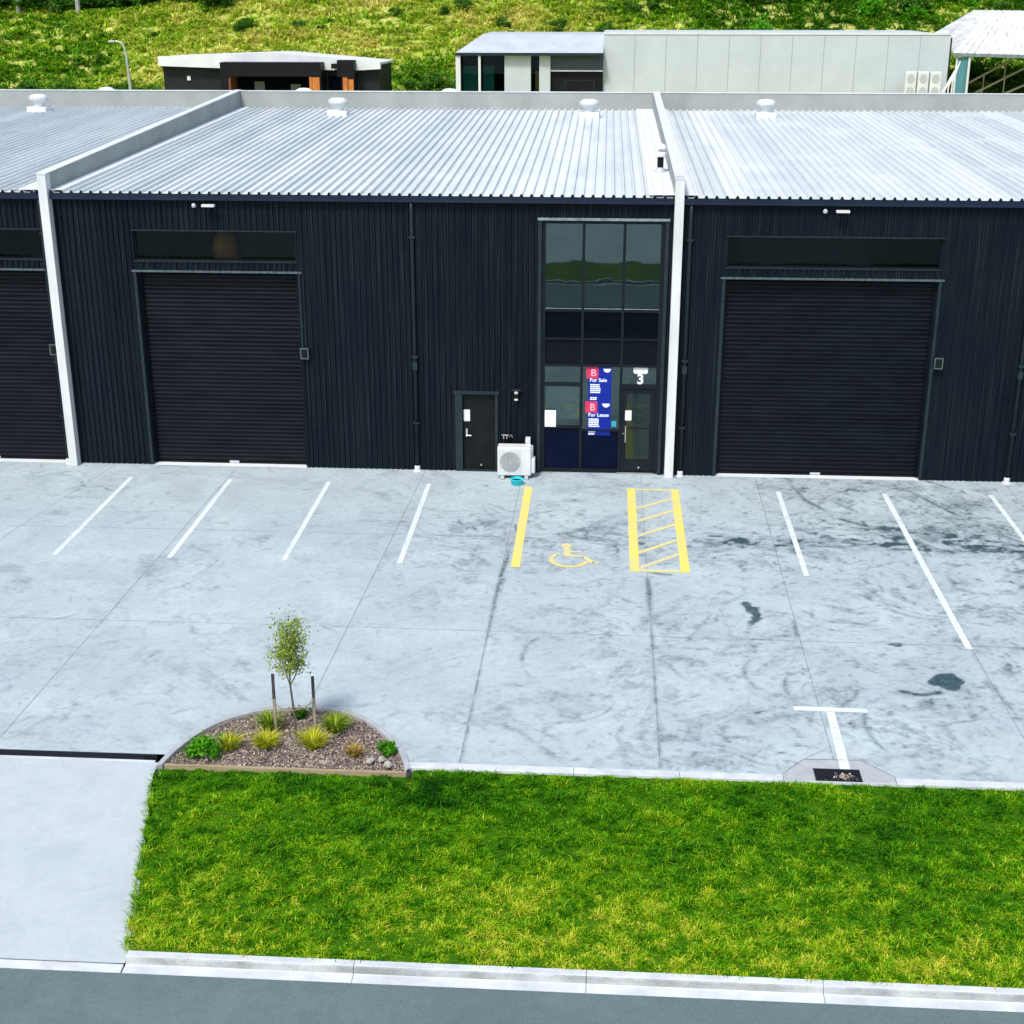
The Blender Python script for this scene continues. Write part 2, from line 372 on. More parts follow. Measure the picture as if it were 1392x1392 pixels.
while x < 60:
    tag(kerb_run(x+.004, x+3.0-.004, -1, -20.03, 'kerb'), kind='structure'); x += 3.0
x = -60
while x < 60:
    tag(kerb_run(x, x+5.99, 1, -26.5, 'kerb'), kind='structure'); x += 6
# dirty streak on the kerb face is in the joint filler: thin sealant seam along the channel
# dropped crossing + driveway
drv = MB()
drv.poly([(-40, -15.27, -.006), (-40, -20.18, -.09), (-6.03, -20.18, -.09), (-6.03, -20.05, -.085), (-6.19, -19.22, -.075), (-6.57, -17.65, -.045), (-7.06, -15.62, -.012), (-7.06, -15.27, -.006)])
drv = drv.build('driveway', M['drive']); tag(drv, kind='structure')
ch = MB().prism([(-40, -20.19, -.3), (-40, -20.19, -.098), (-40, -20.34, -.112), (-40, -20.34, -.3)], (33.96, 0, 0)).build('crossing_channel', M['kerb']); tag(ch, kind='structure')
MB().box(-40, -6.1, -20.192, -20.179, -.2, -.096).build('joint', M['joint'], ch)
# sediment at the end of the kerb
# verge + yard on the far side of the road (seen only as reflections in the glass)
fv = MB().poly([(-90, -31, .02), (90, -31, .02), (90, -26.5, -.004), (-90, -26.5, -.004)]).build('far_verge', M['verge']); tag(fv, kind='structure')
fy = MB().poly([(-90, -110, .03), (90, -110, .03), (90, -31, .03), (-90, -31, .03)]).build('far_yard', M['pave']); tag(fy, kind='structure')

# ------------------------------------------------------------------ car park slab with its dirt
st = .032
gx = np.arange(-19.5, 14.5, st); gy = np.arange(-15.02, .36, st)
X, Y = np.meshgrid(gx, gy)
def seg_dist(pts):
    D = np.full(X.shape, 9.); U = np.zeros(X.shape)
    tot = 0; lens = [math.dist(a, b) for a, b in zip(pts, pts[1:])]; T = sum(lens)
    for (a, b), l in zip(zip(pts, pts[1:]), lens):
        x0, x1 = sorted((a[0], b[0])); y0, y1 = sorted((a[1], b[1])); pad = .9
        ix = slice(max(0, np.searchsorted(gx, x0-pad)), np.searchsorted(gx, x1+pad)); iy = slice(max(0, np.searchsorted(gy, y0-pad)), np.searchsorted(gy, y1+pad))
        if ix.start >= ix.stop or iy.start >= iy.stop: tot += l; continue
        px = X[iy, ix]; py = Y[iy, ix]; dx, dy = b[0]-a[0], b[1]-a[1]
        t = np.clip(((px-a[0])*dx+(py-a[1])*dy)/(l*l+1e-9), 0, 1)
        d = np.hypot(px-a[0]-t*dx, py-a[1]-t*dy); sub = D[iy, ix]; m = d < sub
        sub[m] = d[m]; U[iy, ix][m] = ((tot+t*l)/T)[m]; tot += l
    return D, U
WX = X + (fbm(X*1.6, Y*1.6, 5)-.5)*.5; WY = Y + (fbm(X*1.6, Y*1.6, 9)-.5)*.5
stain = np.zeros(X.shape)
# fine streaky scuffs (elongated across the bays and swirling), stronger toward the right and the middle band
zone = .40 + .50*sstep(-4, 4, X) + .35*np.exp(-((Y+4.6)/1.7)**2)*sstep(-5, 1, X)
zone += .30*np.exp(-((X+1.0)/2.6)**2-((Y+4.2)/1.6)**2) + .25*sstep(3, 6, X)*sstep(-13, -5, Y)
zone *= .6 + .9*fbm(X*.35, Y*.35, 21)
wx = X + (fbm(X*.5, Y*.5, 31)-.5)*3.2; wy = Y + (fbm(X*.5, Y*.5, 37)-.5)*3.2
r1 = 1-np.abs(2*fbm(wx*.9, wy*2.6, 41, 3)-1); r2 = 1-np.abs(2*fbm(wx*2.2, wy*1.0, 47, 3)-1)
gate = sstep(.46, .68, fbm(X*.6+3, Y*.8, 43))
stain += .30*zone*gate*sstep(.80, .99, r1)*sstep(.35, .6, fbm(X*3, Y*6, 44)) + .22*zone*sstep(.5, .7, fbm(X*.5, Y*.7+5, 48))*sstep(.8, .99, r2)*sstep(.35, .6, fbm(X*6, Y*3, 49))
dx_ = X+(fbm(X*.4, Y*.4, 81)-.5)*4; dy_ = Y+(fbm(X*.4, Y*.4, 85)-.5)*4
for q_, (ca, sa, lf, tf, am, sd) in enumerate(((.80, -.60, 1.3, 9, .34, 45), (.35, .94, 1.2, 8, .26, 46), (.97, .22, 1.6, 11, .26, 50))):
    sw = fbm((dx_*ca+dy_*sa)*lf, (-dx_*sa+dy_*ca)*tf*.55, sd, 5)
    stain += am*(.45+.75*zone)*sstep(.55, .76, sw)*sstep(.42, .62, fbm(X*.55+q_*7, Y*.7, sd+40))
stain += .16*sstep(.58, .72, fbm(X*7, Y*9, 59, 3))*(.3+zone)
stain += .20*zone*sstep(.50, .78, fbm(X*.9, Y*1.1, 51, 6))
stain += .40*zone*sstep(.62, .78, fbm(WX*5.5, WY*6.5, 57, 4))
stain = np.clip(stain-.05, 0, 1)*.78
# dirt band along the cross joint
band = np.exp(-((WY+4.75)/.30)**2)*sstep(2.1, 2.6, X)*(.08+1.0*sstep(.46, .70, fbm(WX*2.2, WY*4.5, 61, 5)))
band += .65*np.exp(-((WY+4.2)/.7)**2)*sstep(2.2, 5, X)*sstep(.48, .7, fbm(WX*2.6, WY*4.4, 67, 5))
band += .5*np.exp(-((WY+5.5)/.8)**2)*sstep(2.2, 3.2, X)*sstep(6.5, 4.5, X)*sstep(.5, .75, fbm(WX*2.5, WY*3.4, 71, 5))
stain += band*1.0
stain += .5*np.exp(-((WX+2.9)/1.3)**2-((WY+4.3)/.35)**2)*sstep(.5, .72, fbm(WX*4, WY*2, 73))
stain += .4*np.exp(-((WX+2.7)/.9)**2-((WY+6.2)/.9)**2)*sstep(.5, .75, fbm(WX*3, WY*2, 77))
def blob(cx, cy, rx, ry, a, seed=1, ed=.35, nf=2.5):
    global stain
    d = np.hypot((WX-cx)/rx, (WY-cy)/ry) + (fbm(X*nf, Y*nf, seed)-.5)*.9
    stain = np.maximum(stain, a*sstep(1, 1-ed, d))
def stroke(pts, w, a, seed=1, taper=True, lo=.3):
    global stain
    D, U = seg_dist(pts); br = lo+(1-lo)*sstep(.35, .65, fbm(X*2.2, Y*2.2, seed))
    ww = w*(.5+fbm(X*1.5, Y*1.5, seed+3)); e = np.sin(np.pi*np.clip(U, .02, .98))**.5 if taper else 1
    stain = np.maximum(stain, a*br*e*np.exp(-(D/ww)**2))
# curved tyre marks out of the right roller door, and others
stroke([(4.78, .0), (5.13, -1.75), (5.75, -3.0), (6.65, -3.8), (7.6, -4.3)], .075, .85, 5)
stroke([(7.26, .0), (7.88, -1.0), (8.62, -2.57), (9.58, -4.2), (11, -5.4)], .085, .9, 6)
stroke([(8.3, -1.6), (9.0, -2.8), (10.1, -3.9), (12, -5)], .09, .7, 7)
stroke([(8.2, -.3), (9.1, -1.4), (9.9, -2.2)], .09, .6, 8)
stroke([(5.33, -.9), (6.0, -2.1), (6.5, -2.9)], .08, .65, 9)
stroke([(-3.3, -2.6), (-2, -2.2), (-.5, -2.3), (.6, -2.8)], .05, .22, 10)
stroke([(-1.2, -1.2), (-.6, -1.4), (0, -1.6)], .05, .35, 11)
# damp saw cuts
stroke([(-2.05, -5.0), (-2.0, -6.0), (-2.08, -7.2), (-2.1, -9.4)], .05, .95, 12, lo=.15)
stroke([(-2.02, -6.3), (-2.07, -8.1)], .075, .95, 13)
stroke([(1.08, -6.7), (1.1, -7.5), (1.1, -9.3)], .06, .95, 14)
stroke([(1.09, -6.62), (1.35, -6.75), (1.7, -6.8)], .07, .95, 15)
stroke([(1.1, -9), (1.1, -14.9)], .035, .8, 16, False)
stroke([(-2.1, -9), (-2.15, -14.9)], .03, .6, 17, False)
stroke([(3.95, -8.9), (3.92, -9.9)], .05, .7, 18)
stroke([(2.2, -4.9), (4, -4.85), (6, -4.9), (9, -5.0), (12, -5)], .06, .8, 19, lo=.1)
stroke([(-4, -4.72), (-1.5, -4.75), (.6, -4.85)], .045, .7, 20, lo=.05)
stroke([(1.9, -9.8), (3.2, -9.92), (4.5, -9.95)], .03, .6, 22, lo=.1)
stroke([(5.7, -9.95), (6.3, -9.98)], .06, .7, 23)
stroke([(7.0, -9.95), (8.4, -10), (10, -10)], .05, .75, 24, lo=.2)
stroke([(7.16, -10.1), (7.25, -12), (7.4, -13.2), (7.9, -14.3)], .05, .6, 25, lo=.2)
# spots
blob(6.42, -11.6, .30, .42, 1.0, 31, .18, 2.2); stroke([(5.55, -11.98), (5.85, -12.08), (6.2, -11.95)], .085, 1., 32, False, .9)
blob(3.16, -8.75, .16, .66, .93, 33, .4, 5); blob(5.75, -10.0, .16, .1, .85, 34, .4, 4)
blob(8.45, -4.72, .45, .14, .9, 35, .5, 3); blob(7.6, -4.3, .45, .45, .55, 36, .7, 3)
blob(2.55, -4.9, .35, .3, .6, 37, .7, 3); blob(3.2, -4.75, .5, .35, .55, 38, .7, 3)
blob(-13.2, -3.9, .45, .35, .32, 39, .8, 3); blob(-12.9, -7.3, .5, .4, .25, 40, .8, 3); blob(-12.2, -8.1, .35, .3, .3, 41, .8, 3)
blob(.52, -5.3, .17, .75, .6, 42, .6, 3); blob(.96, -4.95, .1, .13, .9, 43, .5, 4); blob(-.3, -4.3, .12, .25, .6, 44, .6, 4)
blob(7.9, -12.2, .3, .7, .6, 45, .6, 4); blob(7.75, -10.9, .12, .4, .6, 46, .6, 4); blob(-3.0, -4.15, .08, .3, .7, 47, .6, 5); blob(-2.7, -4.1, .05, .3, .55, 48, .6, 5)
blob(-3.25, -3.9, .05, .4, .5, 49, .6, 5); blob(-1.97, -4.1, .06, .3, .8, 50, .6, 5)
for k in range(40):           # small scuffs, mostly on the right
    cx = random.uniform(1.5, 9.5) if k > 6 else random.uniform(-13, 0); cy = random.uniform(-14.3, -5.5); a = random.uniform(0, 6.28); l = random.uniform(.3, 1.1)
    p = [(cx, cy)]
    for q in range(3): a += random.uniform(-.5, .5); p.append((p[-1][0]+l*.33*math.cos(a), p[-1][1]+l*.33*math.sin(a)))
    stroke(p, random.uniform(.02, .05), random.uniform(.2, .55), 80+k)
for cx, cy, rr in ((3.1, -11.4, .55), (3.75, -11.9, .5), (4.4, -11.7, .6), (5.2, -13.3, .9), (-.9, -11.0, .8)):   # turning-tyre arcs
    a0 = random.uniform(0, 6); stroke([(cx+rr*math.cos(a0+t)*.6, cy+rr*math.sin(a0+t)*1.2) for t in np.linspace(0, 3.6, 12)], .05, .6, int(rr*100))
stain = np.clip(stain, 0, 1)
Z = np.zeros(X.shape)
# the slab stops at the planting bed
arc_in = [(-6.98, -15.34), (-6.86, -14.82), (-6.62, -14.22), (-6.30, -13.80), (-5.85, -13.48), (-5.35, -13.32), (-4.85, -13.29), (-4.4, -13.40), (-3.95, -13.68), (-3.55, -14.12), (-3.25, -14.62), (-3.08, -15.05), (-3.03, -15.34)]
def smooth(pts, n=4):
    out = []
    P = [Vector(p) for p in pts]
    for i in range(len(P)-1):
        p0 = P[max(i-1, 0)]; p1 = P[i]; p2 = P[i+1]; p3 = P[min(i+2, len(P)-1)]
        for k in range(n):
            t = k/n; out.append(.5*((2*p1)+(p2-p0)*t+(2*p0-5*p1+4*p2-p3)*t*t+(3*p1-p0-3*p2+p3)*t**3))
    return out+[P[-1]]
ai = smooth(arc_in)
cen = Vector((-5.0, -15.2))
ao = [p+((p-cen).normalized()*.10) for p in ai]
ai[0].y = ai[-1].y = -15.384; ao[0].y = -15.44; ao[-1].y = -15.2
bedpoly = [(a.x+(b.x-a.x)*.6, a.y+(b.y-a.y)*.6) for a, b in zip(ai, ao)]; bedpoly[0] = (bedpoly[0][0], -15.6); bedpoly[-1] = (bedpoly[-1][0], -15.6)
def inpoly(x, y, poly):
    c = np.zeros(x.shape, bool); m = len(poly)
    for i in range(m):
        (xa, ya), (xb, yb_) = poly[i], poly[(i+1) % m]
        c ^= ((ya > y) != (yb_ > y)) & (x < (xb-xa)*(y-ya)/(yb_-ya+1e-12)+xa)
    return c
h_, w_ = X.shape; idx = np.arange(h_*w_).reshape(h_, w_)
Fq = np.stack([idx[:-1, :-1], idx[:-1, 1:], idx[1:, 1:], idx[1:, :-1]], -1).reshape(-1, 4)
keep = ~inpoly((X[:-1, :-1]+st/2).ravel(), (Y[:-1, :-1]+st/2).ravel(), bedpoly); Fq = Fq[keep]
usedv = np.unique(Fq); remap = np.full(h_*w_, -1); remap[usedv] = np.arange(len(usedv))
cp = np_tris('car_park', np.stack([X, Y, Z], -1).reshape(-1, 3)[usedv], remap[Fq], M['pave'], None, stain=stain.ravel()[usedv]); tag(cp, kind='structure')
x1 = float(gx[-1]); y1 = float(gy[-1]); x0 = float(gx[0])
side = MB().poly([(-60, -15.02, 0), (x0, -15.02, 0), (x0, y1, 0), (-60, y1, 0)]).poly([(x1, -15.02, 0), (60, -15.02, 0), (60, y1, 0), (x1, y1, 0)]).build('pavement', M['pave']); tag(side, kind='structure')
floor = MB().box(-45, 33, y1+.002, 19.4, -.25, .005).build('floor_slab', M['cap']); tag(floor, kind='structure')

# saw cuts
j = MB()
def strip(mb, pts, w, z):
    for a, b in zip(pts, pts[1:]):
        a = Vector((*a, z)); b = Vector((*b, z)); d = (b-a).normalized(); n = Vector((-d.y, d.x, 0))*w/2
        mb.poly([a-n, b-n, b+n, a+n])
for pts in ([(-9.6, -.1), (-10.0, -14.98)], [(-4.58, -.1), (-5.02, -13.2)], [(-2.0, -.1), (-2.17, -14.98)], [(1.08, -.1), (1.1, -14.98)], [(4.05, .2), (3.94, -14.48)], [(7.17, -.1), (7.2, -10), (7.27, -14.98)],
            [(10.4, -.1), (10.5, -14.98)], [(-12.9, -.1), (-15.2, -14.98)]):
    strip(j, pts, .014, .002)
for y in (-4.78, -9.9):
    strip(j, [(-19, y+.03), (-4, y+.03), (2, y-.04), (14, y-.1)], .011, .003)
strip(j, [(3.05, -14.98), (3.45, -14.49), (4.38, -14.47), (4.85, -14.98)], .014, .006)
strip(j, [(3.45, -14.49), (3.9, -14.1)], .008, .006)
j.build('expansion_joint', M['joint'], cp)
# line markings
def mark(name, pts, z=.005, m='white_line'): return MB().poly([(x, y, z) for x, y in pts]).build(name, M[m], cp)
def line(x, ya, yb, w=.12, m='white_line', name='bay_line', dx=0): return mark(name, [(x-w/2, ya), (x-w/2+dx, yb), (x+w/2+dx, yb), (x+w/2, ya)], .005, m)
for xx in (-17.6, -12.14, -9.52, -6.94, -4.35): line(xx, -1.11, -6.53)
line(4.52, -1.14, -6.65); line(7.165, -1.12, -10.1, .13, dx=-.01); line(9.81, -1.06, -6.65); line(12.45, -1.06, -6.65)
line(-1.79, -1.19, -6.56, .20, 'yellow_line')
acc = MB()
for a, b in ((.715, .925), (1.82, 2.02)): acc.poly([(a, -1.15, .005), (a, -6.65, .005), (b, -6.65, .005), (b, -1.15, .005)])
acc.build('access_aisle_edge', M['yellow_line'], cp)
acc = MB()
for y in (-1.15, -6.52): acc.poly([(.93, y, .005), (.93, y-.12, .005), (1.815, y-.12, .005), (1.815, y, .005)])
for ya, yb in ((-2.55, -1.80), (-3.45, -2.65), (-4.42, -3.60), (-5.47, -4.62), (-6.36, -5.50)):
    acc.poly([(.93, ya, .006), (.93, ya-.16, .006), (1.815, yb-.16, .006), (1.815, yb, .006)])
acc.build('access_aisle_hatching', M['yellow_pale'], cp)
wc = MB()
def disc(mb, cx, cy, r, z, n=20): mb.poly([(cx+r*math.cos(2*math.pi*k/n), cy+r*1.25*math.sin(2*math.pi*k/n), z) for k in range(n)])
disc(wc, -.70, -5.22, .12, .005)
strip(wc, [(-.70, -5.36), (-.66, -5.86)], .15, .006); strip(wc, [(-.68, -5.55), (-.36, -5.58)], .10, .007)
strip(wc, [(-.70, -5.82), (-.30, -5.86), (-.10, -6.22), (.03, -6.18)], .11, .0075)
ring = [(-.62+.40*math.cos(t), -6.05+.42*math.sin(t)) for t in np.linspace(R(125), R(345), 16)]
for a, b in zip(ring, ring[1:]): strip(wc, [a, b], .12, .0085)
wc.build('wheelchair_symbol', M['yellow_pale'], cp)
mark('t_mark', [(3.5, -12.65), (3.51, -12.80), (4.78, -12.82), (4.78, -12.67)])
mark('t_mark', [(4.055, -12.82), (4.00, -14.77), (4.165, -14.77), (4.20, -12.82)])
MB().poly([(3.055, -15.19, .003), (4.825, -15.19, .003), (4.825, -15.0, .003), (4.38, -14.48, .003), (3.45, -14.50, .003), (3.055, -15.0, .003)]).build('sump_apron', M['sumpslab'], cp)
# mowing strip between slab and lawn
ms = MB()
x = -2.9
for xa, xb in ((-2.995, -.3), (-.3, 1.4), (1.4, 3.05), (4.83, 7.2), (7.2, 9.8), (9.8, 12.4), (12.4, 14.5)): ms.box(xa+.003, xb-.003, -15.21, -15.025, -.2, .022)
ms = ms.build('mowing_strip', M['kerb'], bevel=.006); tag(ms, kind='structure')
ms3 = MB().box(3.055, 4.825, -15.212, -15.19, -.2, .02).build('mowing_strip', M['kerb']); tag(ms3, kind='structure')
ms2 = MB().box(14.52, 60, -15.21, -15.025, -.2, .022).build('mowing_strip', M['kerb']); tag(ms2, kind='structure')
# sump grate
gr = empty('sump_grate', (3.93, -14.98, 0), 'black rectangular drain grate at the foot of the white T mark', 'drain grate')
f = MB(); x0g, x1g, y0g, y1g = 3.56, 4.30, -15.17, -14.79
f.box(x0g, x1g, y0g, y0g+.03, .004, .016).box(x0g, x1g, y1g-.03, y1g, .004, .016).box(x0g, x0g+.03, y0g+.03, y1g-.03, .004, .016).box(x1g-.03, x1g, y0g+.03, y1g-.03, .004, .016)
f.build('frame', M['grate'], gr)
b = MB()
for k in range(15): b.box(x0g+.045+k*.045, x0g+.065+k*.045, y0g+.03, y1g-.03, .006, .013)
b.build('bars', M['grate'], gr)
MB().poly([(x0g+.03, y0g+.03, .005), (x1g-.03, y0g+.03, .005), (x1g-.03, y1g-.03, .005), (x0g+.03, y1g-.03, .005)]).build('pit', M['black'], gr)
n = 130; P = np.stack([RNG.normal(4.03, .09, n), RNG.normal(-15.03, .05, n), np.full(n, .016)], 1)
P[:, 0] = np.clip(P[:, 0], 3.62, 4.24); P[:, 1] = np.clip(P[:, 1], -15.13, -14.85)
V, F, T = leaves(P, RNG.uniform(.008, .028, n), RNG.uniform(.4, 1, n), .7)
deb = np_tris('leaf_litter', V, F, M['mulch'], None, tint=T); tag(deb, 'pale dry litter caught on the black drain grate by the T mark', 'litter', kind='stuff')
# trench drain
td = empty('trench_drain', (-14, -15.13, 0), 'long black slotted trench drain across the top of the driveway', 'drain')
MB().box(-40, -7.22, -15.20, -15.04, -.1, -.035).build('channel', M['black'], td)
b = MB()
b.box(-40, -7.17, -15.055, -15.022, -.1, .002).box(-40, -7.32, -15.215, -15.185, -.1, .002)
x = -22
while x < -7.35: b.box(x, x+.022, -15.185, -15.055, -.03, -.002); x += .034
b.build('grating', M['grate'], td)
MB().box(-40, -7.14, -15.27, -15.218, -.1, .002).build('edge_beam', M['kerb'], td)

# ------------------------------------------------------------------ lawn
lw = MB().poly([(-7.0, -15.45, -.03), (-6.02, -20.03, -.03), (60, -20.03, -.03), (60, -15.21, -.03), (-2.9, -15.21, -.03), (-2.9, -15.44, -.03)]).build('lawn', M['lawn']); tag(lw, kind='structure')
n = 460000
px = RNG.uniform(-7.05, 13, n); py = RNG.uniform(-20.04, -15.2, n)
left = -7.09+(-15.45-py)*.2207
k = (px > left) & ~((py > -15.43) & (px < -2.85)); px, py = px[k], py[k]; n = len(px)
patch = fbm(px*.55, py*.8, 3); fine = fbm(px*2.6, py*2.6, 8); pw = sstep(.36, .66, patch*.6+fine*.4)
lush = np.exp(-((px+2.55)/.7)**2-((py+15.75)/.45)**2) + .8*np.exp(-((px-2.6)/.5)**2-((py+15.9)/.5)**2) + .7*np.exp(-((px+5)/2.2)**2-((py+15.7)/.5)**2) + .5*np.exp(-((px+2.2)/.9)**2-((py+17.2)/1.0)**2)+.5*np.exp(-((px-4.7)/.8)**2-((py+16.8)/.35)**2)
dry = sstep(-15.8, -19.2, py)
fl = fbm(px*9, py*9, 16, 2); tint = .285+.15*pw+.05*dry*pw+.15*dry-.26*lush+.5*(fbm(px*3.2, py*3.2, 15)-.5)+.7*(fl-.5)*(.45+.6*dry)+RNG.normal(0, .14, n)+.28*(RNG.uniform(size=n) < .05+.10*dry)
tuft = fbm(px*6, py*6, 14)
h = (.028+.046*RNG.uniform(size=n)**1.6)*(.22+1.75*sstep(.30, .70, tuft))*(1+.5*np.clip(lush, 0, 1.2))
# ragged edges and thin spots
edge = (py < -19.93)
h[edge] *= .6; h[(py > -15.3)] *= .45; h[(py > -15.7) & (px < -2.8)] *= .5
thin = sstep(.66, .74, fbm(px*1.1+9, py*1.1, 23)); k = RNG.uniform(size=n) > thin*.35
V, F, T = blades(np.stack([px, py, np.full(n, -.032)], 1)[k], h[k], RNG.uniform(.0042, .0088, n)[k], RNG.uniform(0, 6.28, n)[k], RNG.uniform(.4, 1.5, n)[k], np.clip(tint, 0, 1)[k])
tag(np_tris('lawn_grass', V, F, M['blade'], None, tint=T), 'short bright green and yellowing grass of the road verge', 'grass', kind='stuff')
# a few stray blades over the driveway edge
n = 260; t = RNG.uniform(0, 1, n); P = np.stack([-7.06+t*1.03+RNG.normal(-.02, .025, n), -15.5-t*4.5, np.full(n, -.05)], 1)
V, F, T = blades(P, RNG.uniform(.06, .14, n), RNG.uniform(.004, .007, n), RNG.uniform(2.2, 4.2, n), RNG.uniform(.6, 1.2, n), RNG.uniform(.2, .8, n))
tag(np_tris('edge_grass', V, F, M['blade'], None, tint=T), 'straggling grass blades hanging over the driveway edge', 'grass', kind='stuff')

# ------------------------------------------------------------------ planting bed
bed = MB().poly([(p.x, p.y, -.065) for p in ai]).build('garden_bed', M['soil']); tag(bed, kind='structure')
k = MB(); rows = []
for a, b in zip(ai, ao): rows.append([(a.x, a.y, -.12), (a.x, a.y, .022), (a.x+(b.x-a.x)*.1, a.y+(b.y-a.y)*.1, .030), (a.x+(b.x-a.x)*.9, a.y+(b.y-a.y)*.9, .030), (b.x, b.y, .018), (b.x, b.y, -.12)])
k.sheet(rows)
for r in (rows[0], rows[-1]): k.poly(r)
kb = k.build('bed_kerb', M['sumpslab']); tag(kb, 'curved pale concrete kerb around the half-round planting bed', 'kerb')
tb = MB().box(-6.93, -2.98, -15.435, -15.386, -.1, .055)
tb.box(-6.3, -6.26, -15.384, -15.35, -.1, .03).box(-4.9, -4.86, -15.384, -15.35, -.1, .03).box(-3.5, -3.46, -15.384, -15.35, -.1, .03)
tag(tb.build('timber_edging', M['timber'], bevel=.005), 'long tan timber board edging the planting bed along the lawn', 'edging')
def inbed(x, y, poly=[(p.x, p.y) for p in ai]):
    c = np.zeros(len(x), bool); m = len(poly)
    for i in range(m):
        (xa, ya), (xb, yb) = poly[i], poly[(i+1) % m]
        k = ((ya > y) != (yb > y)) & (x < (xb-xa)*(y-ya)/(yb-ya+1e-12)+xa); c ^= k
    return c
n = 15000; px = RNG.uniform(-7, -3, n); py = RNG.uniform(-15.38, -13.3, n); k = inbed(px, py); px, py = px[k], py[k]; n = len(px)
V, F, T = leaves(np.stack([px, py, -.055+RNG.uniform(0, .035, n)], 1), RNG.uniform(.012, .036, n), np.clip(RNG.normal(.5, .24, n)*.75+.35*fbm(px*3, py*3, 4), 0, 1), .6)
tag(np_tris('mulch', V, F, M['mulch'], None, tint=T), 'brown and grey wood chip and stone mulch in the planting bed', 'mulch', kind='stuff')

# young staked tree
tr = empty('young_tree', (-5.02, -14.26, 0), 'thin young tree with sparse olive crown tied between two stakes', 'tree')
bx, by = -5.02, -14.26
k = MB()
k.tube([(bx, by, -.05), (bx+.0, by, .3), (bx-.02, by, .62), (bx-.045, by+.0, .95)], [.026, .022, .019, .018], 8)
k.tube([(bx-.045, by, .94), (bx-.05, by+.02, 1.3), (bx-.06, by, 1.7), (bx-.05, by-.01, 2.18)], [.016, .012, .008, .003], 6)
k.tube([(bx-.045, by, .95), (bx-.13, by+.03, 1.22), (bx-.17, by+.05, 1.38), (bx-.29, by+.04, 1.52), (bx-.42, by+.05, 1.60)], [.012, .010, .008, .004, .002], 6)
k.tube([(bx-.04, by, .96), (bx+.06, by-.03, 1.15), (bx+.14, by-.04, 1.36), (bx+.2, by-.05, 1.6)], [.012, .009, .006, .003], 6)
twigs = []
rr = random.Random(5)
for q in range(34):
    z = rr.uniform(1.15, 2.0); a = rr.uniform(0, 6.28); l = rr.uniform(.15, .36); s0 = Vector((bx-.05+rr.uniform(-.06, .06), by+rr.uniform(-.06, .06), z))
    e = s0+Vector((math.cos(a)*l, math.sin(a)*l, rr.uniform(.02, .28))); twigs.append((s0, e)); k.tube([s0, (s0+e)/2+Vector((0, 0, .03)), e], [.005, .0035, .0015], 4)
for e in ((-.46, 1.66), (-.38, 1.68), (-.5, 1.6)): k.tube([(bx-.29, by+.04, 1.52), (bx+e[0], by+.05, e[1])], [.003, .0012], 4)
k.build('trunk', M['bark'], tr)
rg = np.random.default_rng(4); pts = []
for s0, e in twigs:
    m = 46; t = rg.uniform(.25, 1.1, m)[:, None]; pts.append(np.array(s0)+t*(np.array(e)-np.array(s0))+rg.normal(size=(m, 3))*np.array([.05, .05, .06]))
P = np.concatenate(pts); m = 1000
P = np.concatenate([P, rg.normal(size=(m, 3))*np.array([.13, .13, .25])+np.array([bx-.02, by, 1.70])])
tn = np.clip(rg.normal(.55, .22, len(P)) - .25*((P[:, 0] > bx+.08) & (P[:, 2] < 1.75)), 0, 1)  # lower right leaves tinted darker: shade painted into the crown
V, F, T = leaves(P, rg.uniform(.02, .044, len(P)), tn, .34, rg)
np_tris('crown', V, F, M['tree'], tr, tint=T)
def stake(x, y, label, top):
    s = empty('tree_stake', (x, y, 0), label, 'stake')
    MB().box(x-.025, x+.025, y-.02, y+.02, -.1, .62).build('post', M['stake'], s, .004)
    MB().box(x-.024, x+.024, y-.019, y+.019, .622, top).build('stake_head', M['stakedark'], s, .004)
stake(-5.39, -14.12, 'thicker timber stake with a dark head, left of the young tree', 1.08)
stake(-4.73, -14.05, 'thinner timber stake with a dark head, right of the young tree', 1.02)
tie = MB().tube([(-5.39, -14.15, .56), (-5.22, -14.28, .50), (-5.03, -14.29, .49), (-4.86, -14.22, .51), (-4.73, -14.08, .57)], .009, 6).build('tree_tie', M['tie'])
tag(tie, 'brown strap looped from stake to stake around the young tree', 'tie')

def tuft(name, x, y, m, n, h, spread, label, cat='plant', leafy=False, seed=1):
    if not leafy: n = int(n*1.5)
    rg = np.random.default_rng(seed); t = empty(name, (x, y, 0), label, cat)
    MB().lathe([(.0, -.03), (spread*.25, -.03), (spread*.18, .05), (0, .06)], (x, y, 0), 8).build('crown_base', M['soil'], t)
    if leafy:
        P, tn = clumpy(rg, n, (x, y, h*.45), (spread, spread*.8, h*.5), 12, .4); P[:, 2] = np.abs(P[:, 2])-.05
        V, F, T = leaves(P, rg.uniform(.025, .06, n), tn, .5, rg)
    else:
        a = rg.uniform(0, 6.28, n); r = spread*.3*np.sqrt(rg.uniform(size=n))
        P = np.stack([x+r*np.cos(a), y+r*np.sin(a), np.full(n, -.06)], 1)
        V, F, T = blades(P, h*rg.uniform(.35, 1.0, n), rg.uniform(.005, .012, n), a+rg.normal(0, .5, n), rg.uniform(.2, 1.1, n), np.clip(rg.normal(.5, .25, n), 0, 1))
    np_tris('foliage', V, F, m, t, tint=T); return t
tuft('leafy_shrub', -6.40, -14.98, M['bushy'], 800, .34, .26, 'large bright green leafy plant in the left corner of the planting bed', 'plant', True, 1)
tuft('grass_tuft', -6.05, -14.70, M['yspike'], 190, .36, .3, 'yellow-green spiky tuft beside the large leafy plant', 'plant', False, 2)
tuft('grass_tuft', -5.45, -14.60, M['yspike'], 230, .38, .34, 'bright yellow spiky tuft at the foot of the left stake', 'plant', False, 3)
